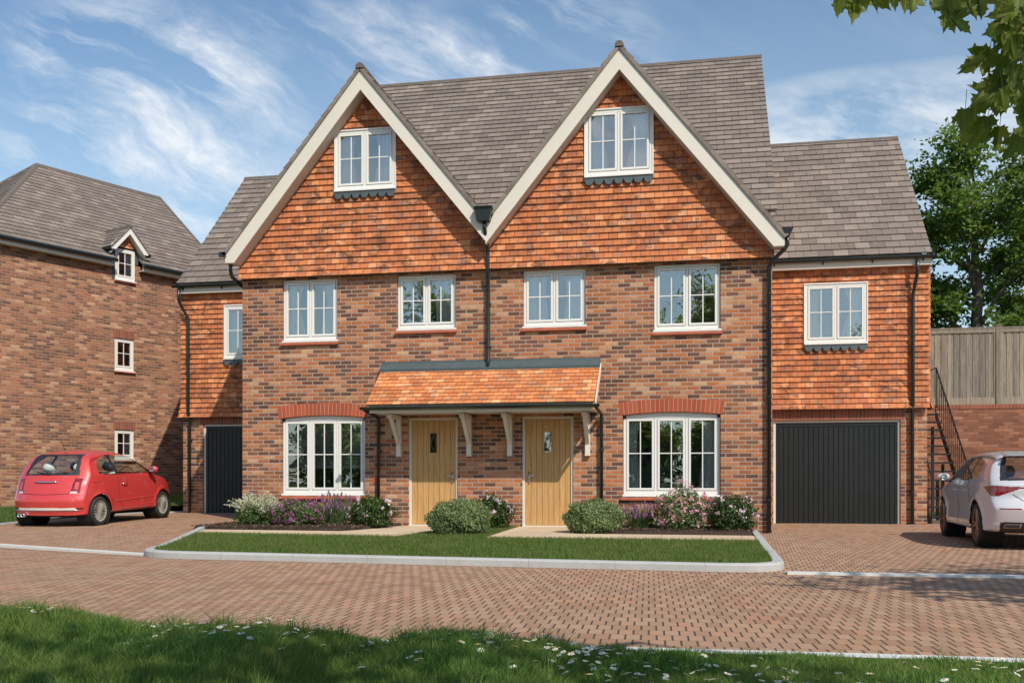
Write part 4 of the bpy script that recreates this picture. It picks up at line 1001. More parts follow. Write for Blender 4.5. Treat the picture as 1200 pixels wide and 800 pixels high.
def outward(P,c): 
    d=P-np.asarray(c); return d/(np.linalg.norm(d,axis=1,keepdims=True)+1e-9)
def shrub(name,c,r,nleaf,ls,mat,label,cat,flowers=None,aspect=.5,stem=True,seed=1,shell=.55,group=None,lump=.18):
    """c = centre of the base, r = radii (half sphere-like dome)"""
    o=thing(name,c,label,cat,group,world=True)
    cc=(c[0],c[1],c[2]+r[2]*.42); rr=(r[0],r[1],r[2]*.62)
    P=blob_points(nleaf,cc,rr,shell,seed=seed,lump=lump,cut=c[2]+.01)
    D=outward(P,cc)
    leaves('foliage',P,ls,mat,o,aspect,bias=D*1.1,spread=.7)
    m_=MB(); rg=random.Random(seed)
    for i in range(14):
        an=rg.uniform(0,6.28); q=rg.uniform(.3,.85); m_.tube([(c[0]+.04*math.cos(an),c[1]+.04*math.sin(an),c[2]-.02),(c[0]+r[0]*q*.5*math.cos(an),c[1]+r[1]*q*.5*math.sin(an),c[2]+r[2]*.45),(c[0]+r[0]*q*.9*math.cos(an),c[1]+r[1]*q*.9*math.sin(an),c[2]+r[2]*.85*(1-q*.4))],[.012,.008,.004],5)
    m_.build('stems',M_BARK,o)
    if flowers:
        nf,fs,fm,per,where=flowers
        FP=blob_points(nf*6,cc,(rr[0]*1.04,rr[1]*1.04,rr[2]*1.05),.97,seed=seed+5,lump=lump,cut=c[2]+.06)
        FP=FP[(FP[:,1]<c[1]+r[1]*.5)&(FP[:,2]>c[2]+r[2]*where)][:nf]
        Q=np.repeat(FP,per,axis=0); off=rng.normal(size=Q.shape)*fs*.35; Q=Q+off
        leaves('blossom',Q,fs*.8,fm,o,.9,bias=np.repeat(outward(FP,cc),per,axis=0)*1.2,spread=.6)
    return o
# clump of stems with flower heads
def lavender(name,c,r,h,nst,label,seed,heads=M_PURPLE):
    o=thing(name,c,label,'plant',world=True); rg=np.random.default_rng(seed)
    V=[];Fc=[];Hp=[]
    for i in range(nst):
        an=rg.uniform(0,6.28); q=math.sqrt(rg.uniform(0,1)); bx=c[0]+r*.45*q*math.cos(an); by=c[1]+r*.35*q*math.sin(an)
        ln=h*rg.uniform(.45,1.)*(1-.25*q); tx=bx+r*.62*q*math.cos(an)+rg.normal()*.03; ty=by+r*.4*q*math.sin(an)
        w=.0035; mid=((bx+tx)/2+ (bx-tx)*.12,(by+ty)/2,c[2]+ln*.55); k0=len(V)
        V+= [(bx-w,by,c[2]-.01),(bx+w,by,c[2]-.01),(mid[0]-w,mid[1],mid[2]),(mid[0]+w,mid[1],mid[2]),(tx-w*.6,ty,c[2]+ln),(tx+w*.6,ty,c[2]+ln)]
        Fc+= [(k0,k0+1,k0+3,k0+2),(k0+2,k0+3,k0+5,k0+4)]
        if rg.uniform()<.42: Hp.append((tx,ty,c[2]+ln,rg.uniform(.6,1.)))
    np_mesh('stems',V,Fc,M_LAVST,o)
    P=np.column_stack([c[0]+rg.normal(size=nst*5)*r*.45,c[1]+rg.normal(size=nst*5)*r*.3,c[2]+np.abs(rg.normal(size=nst*5))*h*.25])
    leaves('foliage',P,.055,M_LAVST,o,.12,tdir=np.tile([0,0,1.],(len(P),1))+ (P-np.array(c))*np.array([1.5,1.5,0]))
    m_=MB(); m_.lathe([(.001,-.045),(.012,-.03),(.014,0),(.010,.022),(.001,.04)],(0,0,0),(0,0,1),6); src=m_.build('flower_spike',heads,None)
    for q,(x,y,z,s_) in enumerate(Hp[:95]):
        ob=src if q==0 else src.copy()
        if q: COL.objects.link(ob)
        ob.parent=o; ob.location=(x-c[0],y-c[1],z-c[2]); ob.scale=(s_*1.1,s_*1.1,s_*1.2); ob.rotation_euler=(rg.normal()*.15,rg.normal()*.15,0)
    return o
BZ=LZ+.07
# plants left to right
o=thing('astilbe',(-7.85,16.45,BZ),'cream feathery plumed plant at the left end of the bed','plant',world=True)
rg=np.random.default_rng(3); V=[];Fc=[];PL=[];PD=[]
for i in range(120):
    an=rg.uniform(0,6.28); q=rg.uniform(.2,1.); L=rg.uniform(.38,.62); lean=q*.95
    dx,dy=math.cos(an)*lean,math.sin(an)*lean*.6; pts=[]
    for s_ in np.linspace(0,1,8):
        x=-7.85+dx*L*1.25*s_**1.3; y=16.45+dy*L*1.25*s_**1.3; z=BZ+L*1.15*(s_-.42*q*s_**2.4); pts.append((x,y,z))
    for a,b in zip(pts[:-1],pts[1:]):
        k0=len(V); V+=[(a[0]-.003,a[1],a[2]),(a[0]+.003,a[1],a[2]),(b[0]+.002,b[1],b[2]),(b[0]-.002,b[1],b[2])]; Fc.append((k0,k0+1,k0+2,k0+3))
    for s_ in np.linspace(.40,1,34):
        j=min(6,int(s_*7)); f_=s_*7-j; a=np.array(pts[j]); b=np.array(pts[min(7,j+1)]); PL.append(a+(b-a)*f_); PD.append(rg.normal(size=3)*.6+np.array([dx,dy,.3]))
np_mesh('stems',V,Fc,M_SPRAY,o)
leaves('plumes',np.array(PL),.042,M_PLUME,o,.38,tdir=np.array(PD))
P=blob_points(1500,(-7.85,16.45,BZ+.14),(.42,.32,.22),.2,seed=8,cut=BZ); leaves('foliage',P,.07,M_SPRAY,o,.3,bias=(0,0,.8))
shrub('geranium',(-7.08,16.5,BZ),(.50,.38,.43),3400,.045,M_SPRAY,'low mound smothered in magenta flowers beneath the left bay window','plant',flowers=(230,.030,M_MAGENTA,4,.12),aspect=.7,seed=2)
lavender('lavender',(-6.50,16.75,BZ),.34,.66,260,'tall lavender with purple spikes reaching the left bay sill',4)
shrub('flowering_shrub',(-5.80,16.75,BZ),(.42,.36,.48),4200,.052,M_RHODO,'dark leafy bush with sparse pale pink blooms left of the oak door','shrub',flowers=(26,.045,M_PALEPINK,7,.35),seed=5)
shrub('clipped_bush',(-3.83,15.3,LZ+.01),(.52,.48,.53),14000,.036,M_SAGE,'round grey-green clipped bush standing on the lawn between the doors','shrub',aspect=.6,seed=6,shell=.66,lump=.10)
shrub('flowering_shrub',(-3.70,17.15,LZ+.01),(.40,.34,.57),3600,.055,M_RHODO,'dark bush with pale pink blooms against the wall behind the round clipped bush','shrub',flowers=(26,.045,M_PALEPINK,7,.35),seed=7)
shrub('clipped_bush',(-1.72,15.95,LZ+.02),(.50,.44,.51),13000,.036,M_SAGE,'round grey-green clipped bush beside the path right of the right-hand door','shrub',aspect=.6,seed=16,shell=.66,lump=.11)
lavender('lavender',(-.98,16.45,BZ),.36,.46,230,'short lavender between the clipped bush and the pink flowering bush',14)
# pink arching shrub
shrub('oleander',(-.30,16.25,BZ),(.46,.38,.65),3000,.075,M_SAGE,'tall arching bush covered in pink flowers under the right bay window','shrub',flowers=(120,.042,M_PINK,7,.15),aspect=.26,seed=17,shell=.35)
shrub('flowering_shrub',(.46,16.2,BZ),(.40,.36,.53),4600,.05,M_RHODO,'dark leafy bush with pale pink blooms at the right end of the bed','shrub',flowers=(26,.048,M_PALEPINK,7,.4),seed=18)

rgc=np.random.default_rng(44)
for (a0,a1) in ((-8.75,-5.75),(-1.95,.8)):
    n=5200; P=np.column_stack([rgc.uniform(a0,a1,n),rgc.uniform(15.68,17.2,n),np.full(n,LZ+.078)+rgc.uniform(0,.012,n)])
    stuff(leaves('bark_chips',P,.035,M_CHIP,None,.5,bias=(0,0,1.2),spread=.5),'dark bark chips covering the flower bed soil','mulch')
# ------------------------------------------------ grass
def blades(name,P,h,w,mat,lean=.35,hj=.4,label=None,cat='grass'):
    n=len(P); rg=np.random.default_rng(n)
    an=rg.uniform(0,2*np.pi,n); hh=h*(1+hj*rg.uniform(-1,1,n)) if np.isscalar(h) else h*(1+hj*rg.uniform(-1,1,n))
    d=np.column_stack([np.cos(an),np.sin(an),np.zeros(n)]); s=np.column_stack([-np.sin(an),np.cos(an),np.zeros(n)])
    fa=rg.uniform(-.6,.6,n)[:,None]; s2_=np.array([1.,0,0])[None,:]*.75+s*fa; s2_/=np.linalg.norm(s2_,axis=1,keepdims=True)
    ln=(lean*rg.uniform(.1,1.3,n))[:,None]; H_=hh[:,None]; up=np.array([[0,0,1.]])
    ww=(w*(1+.3*rg.uniform(-1,1,n)))[:,None]
    m1=P+up*H_*.55+d*ln*H_*.35; tp_=P+up*H_*.95+d*ln*H_*1.1
    V=np.stack([P-s2_*ww/2,P+s2_*ww/2,m1+s2_*ww*.42,m1-s2_*ww*.42,tp_],axis=1).reshape(-1,3)
    i=np.arange(n)[:,None]*5
    F3=np.concatenate([i+np.array([[0,1,2]]),i+np.array([[0,2,3]]),i+np.array([[3,2,4]])],axis=0)
    return stuff(np_mesh(name,V,F3,mat),label,cat)
# island lawn
def scatter(n,x0,x1,y0,y1,ok,zf,seed):
    rg=np.random.default_rng(seed); X=rg.uniform(x0,x1,n); Y=rg.uniform(y0,y1,n)
    k_=np.array([ok(a,b) for a,b in zip(X,Y)]); X=X[k_];Y=Y[k_]
    return np.column_stack([X,Y,[zf(a,b) for a,b in zip(X,Y)]])
lawnpoly=LAWN+[(.77,14.40),(-3.2,14.40),(-3.33,17.75),(-4.36,17.75),(-4.53,14.40),(-8.2,14.82)]
lawnpoly=[p for p in LAWN if not (p[0]<-7.0 and p[1]>14.9) and not (p[0]>.5 and p[1]>14.45)]+[(.76,14.43),(-3.19,14.43),(-3.31,17.76),(-4.38,17.76),(-4.54,14.43),(-8.1,14.84)]
P=scatter(150000,-8.9,1.,10.3,17.8,lambda a,b:in_poly(a,b,lawnpoly),lambda a,b:LZ-.006,21)
blades('lawn',P,.052,.0055,M_GRASS,.45,label='mown lawn inside the raised kerb in front of the porch')
P=scatter(60000,-26,-12.1,12.5,29,lambda a,b:(a<-13.1 or b>21.95) ,lambda a,b:llz(a,b)-.005,22)
blades('lawn',P,.055,.011,M_GRASS,.45,label='mown grass strip below the corner house behind the red car')
P=scatter(5000,4.62,10,23.7,25.28,lambda a,b:True,lambda a,b:.135,23)
blades('lawn',P,.055,.012,M_GRASS,.45,label='turf strip behind the open staircase')
# foreground verge
hk=[(-9,.09),(-3.85,.11),(-3.5,.05),(-3.25,.01),(-2.95,.065),(-2.66,.085),(-2.3,.115),(-1.98,.10),(-1.80,.0),(-1.64,-.02),(-1.48,.07),(-1.3,.085),(-.8,.07),(-.5,.0),(-.25,-.02),(9,-.02)]
def hump(x):
    for (a,ha),(b,hb) in zip(hk[:-1],hk[1:]):
        if a<=x<=b: t=(x-a)/(b-a); t=t*t*(3-2*t); return ha+(hb-ha)*t
    return 0.
def vz(x,y):
    e=edgeY(x)-y; base=.012+hump(x)*sst(0.02,.40,e)*(1-.25*sst(.8,2.5,e))
    return base+.012*math.sin(x*5.1+y*3)*sst(.1,.6,e)+.012*math.sin(x*2.3-y*4.4)*sst(.1,.6,e)+.03*sst(.4,3,e)
vg=ribbon('grass_verge',-14,10,300,lambda x:-8.,lambda x:edgeY(x)-.0,M_TURF,vz,80); vg.name='verge_soil'; struct(vg)
def okv(a,b): return b<edgeY(a)-.005 and (a<.30*b+.7) and (a>-.80*b-.7)
P=scatter(330000,-5.8,3.0,3.6,6.4,okv,lambda a,b:vz(a,b)-.004,31)
Pok=np.array([not((-1.80<q[0]<-1.62) and q[1]>edgeY(q[0])-.10) and not (q[0]>-.25 and q[1]>edgeY(q[0])-.06-.05*math.sin(q[0]*9)) for q in P]); P=P[Pok]
e_=np.array([edgeY(q[0])-q[1] for q in P]); near_=np.where(P[:,0]>-.4,np.clip(.45+e_/.35*.55,.45,1.),1.)
tall=near_*(.62+.55*np.clip(np.sin(P[:,0]*2.1+1)*np.sin(P[:,1]*2.7+P[:,0]*1.3)+.35,0,1))
blades('verge_grass',P,.058*tall,.0036,M_GRASS2,.6,.45,label='long rough grass of the verge in the foreground')
rgx=np.random.default_rng(5)
# longer tufts
tc=scatter(330,-5.5,2.8,3.8,6.3,okv,lambda a,b:vz(a,b),33); tc=np.array([q for q in tc if not(q[0]>-.3 and q[1]>edgeY(q[0])-.22)]); Q=np.repeat(tc,34,axis=0); Q[:,:2]+=rgx.normal(size=(len(Q),2))*.035; Q=np.array([q for q in Q if okv(q[0],q[1])]); Q[:,2]=[vz(a,b)-.004 for a,b in Q[:,:2]]
blades('grass_tufts',Q,.105,.0045,M_GRASS2,.75,.4,label='longer grass tufts standing out of the verge')
# daisies, each one its own object
def daisy_mesh(seed):
    rg=random.Random(seed); m_=MB(); h=.07
    m_.tube([(0,0,-.01),(rg.uniform(-.01,.01),rg.uniform(-.01,.01),h*.5),(0,0,h)],.0016,4,mi=2)
    n=16; tx,ty=rg.uniform(-.25,.25),rg.uniform(-.35,.1)
    for i in range(n):
        a=2*math.pi*i/n+rg.uniform(-.08,.08); r0,r1,w=.004,.0175*rg.uniform(.9,1.08),.0034
        def pt(r,s,z): 
            x=r*math.cos(a)-s*math.sin(a); y=r*math.sin(a)+s*math.cos(a); return (x,y,h+z+x*tx+y*ty)
        m_.face([pt(r0,-.001,.001),pt(r0,.001,.001),pt(r1*.7,w/2,.0025),pt(r1,w*.25,.001),pt(r1,-w*.25,.001),pt(r1*.7,-w/2,.0025)],mi=0)
    ring=[]
    for j in range(5):
        an=math.pi/2*j/4; ring.append((.0055*math.cos(an)+.0002,.0045*math.sin(an)))
    m_.lathe(ring,(0,0,h+.001),(-tx,-ty,1),10,mi=1)
    return m_
dm_=[]
for s_ in range(3):
    o=daisy_mesh(s_).build('daisy',[M_PETAL,M_YOLK,M_LAVST],None); dm_.append(o)
spots=[]
def cl(x0,x1,y0,y1,n):
    for _ in range(n): spots.append((random.uniform(x0,x1),random.uniform(y0,y1)))
random.seed(12)
cl(-2.9,-1.75,4.3,5.1,52); cl(-2.4,-1.2,4.6,5.2,22); cl(-1.25,-.45,4.5,5.3,74); cl(-.7,.45,4.4,5.1,70); cl(.35,1.5,4.5,5.25,14); cl(1.0,1.75,4.75,5.3,14); cl(-4.6,-3.75,5.0,5.85,34); cl(-1.6,.2,4.1,4.5,16); cl(-3.6,-2.6,5.0,5.6,5)
first_d=True
for i,(x,y) in enumerate(spots):
    if not okv(x,y): continue
    src=dm_[i%3]
    if 'label' not in src: o=src
    else: o=src.copy(); COL.objects.link(o)
    o.location=(x,y,vz(x,y)+random.uniform(-.022,-.004)); o.rotation_euler=(random.uniform(-.15,.25),random.uniform(-.15,.15),random.uniform(0,6.28)); s_=random.uniform(.85,1.2); o.scale=(s_,s_,1)
    tag(o,'small white daisy with yellow centre growing in the verge grass','daisy','daisies in the foreground verge')

# ================================================================== TREES
def skeleton(o,base,h,r0,seed,limbs=9,spread=.55,up=.75,top=.95,start=.3,mat=M_BARK,crown_r=None):
    rg=random.Random(seed); b=Vector(base)
    tr=MB(); pts=[];rs=[]
    lean=Vector((rg.uniform(-.04,.04),rg.uniform(-.04,.04),0))
    for i in range(11):
        t=i/10; pts.append(b+Vector((0,0,h*top*t))+lean*h*t+Vector((rg.uniform(-1,1),rg.uniform(-1,1),0))*.012*h*t); rs.append(r0*(1-t)**.8*(1+.35*max(0,1-t*12))+.008)
    tr.tube(pts,rs,10); tr.build('trunk',mat,o,smooth=True)
    tips=[]; lm=MB()
    for k_ in range(limbs):
        t=start+(1-start)*.9*(k_+rg.uniform(0,.7))/limbs; p=pts[0].lerp(pts[-1],t); an=k_*2.4+rg.uniform(-.4,.4)
        L=h*spread*(1-.55*(t-start)/(1-start))*rg.uniform(.75,1.05)*(.8 if t<start+.05 else 1)
        d=Vector((math.cos(an),math.sin(an),up*rg.uniform(.5,1.1))).normalized(); P=[p]; q=p.copy()
        for s_ in range(6):
            d=(d+Vector((rg.uniform(-.18,.18),rg.uniform(-.18,.18),rg.uniform(-.08,.16)))).normalized(); q=q+d*L/6; P.append(q.copy())
        r_=r0*.42*(1-t)**.6+.02
        lm.tube(P,[r_*(1-i/6.5) for i in range(7)],7)
        for s_ in range(2,7):
            for side in range(2):
                d2=(d+Vector((rg.uniform(-1,1),rg.uniform(-1,1),rg.uniform(-.3,.6)))*.9).normalized(); l2=L*rg.uniform(.16,.34); e=P[s_]+d2*l2
                lm.tube([P[s_],P[s_].lerp(e,.5)+Vector((0,0,.04*l2)),e],[r_*.35,r_*.2,.006],5); tips+=[e,P[s_].lerp(e,.6)]
        tips.append(P[-1])
    tips.append(pts[-1]); tips.append(pts[-2])
    lm.build('branches',mat,o,smooth=True)
    return tips
def tree(name,base,h,r0,seed,label,nleaf,ls,mat,clump=.6,limbs=10,spread=.45,group=None,start=.3,flat=.5,aspect=.55,up=.75):
    o=thing(name,base,label,'tree',group,world=True)
    tips=skeleton(o,base,h,r0,seed,limbs,spread,start=start,up=up)
    rg=np.random.default_rng(seed); T=np.array([tuple(t) for t in tips]); k_=rg.integers(0,len(T),nleaf)
    sub=rg.normal(size=(len(T)*4,3))*np.array([clump,clump,clump*flat])*.9
    j=rg.integers(0,4,nleaf)
    P=T[k_]+sub[k_*4+j]*.8+rg.normal(size=(nleaf,3))*np.array([clump,clump,clump*flat])*.34
    leaves('crown',P,ls,mat,o,aspect,bias=(0,0,1.0),spread=.75)
    return o
UG=2.7
bt=[(9.4,36,9.9,'background tree with the tallest forked top behind the fence'),(6.9,38,8.7,'slim background tree rising just right of the wing roof'),(12.6,38,8.4,'background tree partly behind the hanging maple leaves at the right edge'),(16.5,36,8.6,'background tree beyond the right edge of the fence')]
for i,(x,y,h,lb) in enumerate(bt):
    tree('broadleaf_tree',(x,y,UG),h,.26,100+i,lb,19000,.19,M_TREE,.50,16,.40,'trees behind the fence',start=.10,flat=.42,up=.8)
# hedge of low trees between them
def understorey(x0,x1,y,n,seed):
    o=thing('hedge',((x0+x1)/2,y,UG),'dense green undergrowth showing between the tree trunks above the fence','hedge',world=True)
    rg=np.random.default_rng(seed); P=np.column_stack([rg.uniform(x0,x1,n),y+rg.normal(size=n)*.8,UG+rg.uniform(0,1,n)**.8*3.4*(1+.25*np.sin(rg.uniform(x0,x1,n)))])
    c=rg.integers(0,60,n); cx=rg.uniform(x0,x1,60); cz=UG+rg.uniform(.2,3.8,60); P=np.column_stack([cx[c]+rg.normal(size=n)*.7,y+rg.normal(size=n)*.7,cz[c]+rg.normal(size=n)*.45])
    leaves('foliage',P,.20,M_TREE,o,.6,bias=(0,-.5,.8))
understorey(5,22,41,18000,77)
# a line of small trees across the road, behind the viewpoint (they show in the window glass)
t0=None
for i,(x,y,s_) in enumerate([(-31,-29,1.),(-26,-30,1.1),(-21.5,-28,.9),(-17,-31,1.15),(-12.5,-29,.95),(-8,-31,1.1),(-3.5,-29,1.),(1,-31,1.1),(5.5,-29,1.)]):
    if t0 is None:
        t0=tree('garden_tree',(x,y,0),4.6,.13,200,'small round garden tree across the road from the houses',9000,.30,M_TREE2,.6,12,.5,'garden trees across the road',start=.05,flat=.9)
    else:
        o=t0.copy(); COL.objects.link(o); o.location=(x,y,0); o.scale=(s_,s_,s_); o.rotation_euler=(0,0,i*1.3)
        for ch in list(t0.children):
            c=ch.copy(); COL.objects.link(c); c.parent=o

for x_,y_,h_,sd_,lb_ in ((-13.,-13.5,10.5,401,'tall tree across the road facing the left gable'),(.5,-12.5,10.,402,'tall tree across the road facing the right gable')):
    tree('street_tree',(x_,y_,0),h_,.2,sd_,lb_,5200,.26,M_TREE2,.6,10,.30,'tall trees across the road',start=.5,flat=.8)
# maple: lobed leaves
ML=[(0,0),(.10,-.03),(.26,-.10),(.24,.0),(.46,.0),(.40,.10),(.56,.24),(.74,.26),(.62,.38),(.70,.56),(.50,.50),(.38,.47),(.25,.42),(.27,.56),(.38,.70),(.24,.72),(.20,.86),(.08,.92),(0,1.10)]
def maple_mesh(m_,p,size,tip,nrm,seed=0):
    rg=random.Random(seed); T=Vector(tip).normalized(); Nn=Vector(nrm); Nn=(Nn-T*Nn.dot(T)).normalized(); B=T.cross(Nn); curl=rg.uniform(.1,.28); fold=rg.uniform(.05,.22)
    for sg in (-1,1):
        pts=[]
        for (x,y) in ML: pts.append(Vector(p)+T*(y*size)+B*(x*sg*size*.72)+Nn*size*(fold*abs(x)-curl*(y*y)*.5+.06*math.sin(y*7+x*5)))
        if sg<0: pts=pts[::-1]
        m_.face(pts)
    m_.tube([Vector(p),Vector(p)-T*size*.55+Vector((0,0,size*.25))],size*.012,4)
MT=thing('maple_tree',(5.4,-1.4,0),'maple whose leafy twigs hang into the top right corner','tree',world=True)
m_=MB(); m_.tube([(5.4,-1.4,-.1),(5.35,-1.35,.6),(5.2,-1.2,1.8),(5.0,-.9,3.2),(4.5,-.4,4.6),(3.9,.1,5.8),(3.5,.4,6.8)],[.24,.18,.16,.14,.10,.07,.03],12); m_.build('trunk',M_BARK,MT,smooth=True)
m_=MB()
for pts in ([(5.0,-.9,3.2),(4.2,.6,4.3),(3.2,1.7,4.5),(2.3,2.5,4.0),(1.65,2.9,3.25),(1.25,3.05,2.62)],[(4.5,-.4,4.6),(3.4,.0,5.0),(2.4,.4,5.3),(1.6,.7,5.2)],[(4.8,-.7,3.9),(5.4,-.6,4.8),(5.6,-.9,5.6)],[(3.9,.1,5.8),(3.0,-.6,6.2),(2.2,-.9,6.2)],
            [(2.3,2.5,4.0),(1.5,2.9,3.2),(1.0,3.0,2.75),(.62,3.1,2.5)],[(1.65,2.9,3.25),(1.45,3.0,2.5),(1.27,3.05,2.15),(1.2,3.05,1.95)]):
    n=len(pts); m_.tube(pts,[.034*(1-i/n)**1.2+.004 for i in range(n)],6)
m_.build('branches',M_BARK,MT,smooth=True)
random.seed(5); m_=MB()
for (cc,rr,n) in (((2.4,.30,5.0),(2.0,1.0,.95),800),((4.0,-.9,5.4),(1.3,1.1,1.1),230),((.9,.2,5.2),(1.3,.9,.85),330)):
    for q in range(n):
        d=Vector((random.gauss(0,1),random.gauss(0,1),random.gauss(0,1))).normalized()*random.uniform(.3,1)**.6
        p=(cc[0]+d.x*rr[0],cc[1]+d.y*rr[1],cc[2]+d.z*rr[2])
        maple_mesh(m_,p,random.uniform(.11,.16),(random.gauss(0,.6),random.gauss(0,.6),-.7),(random.gauss(0,.5),random.gauss(0,.5),1),q)
m_.build('crown',M_MAPLE,MT)
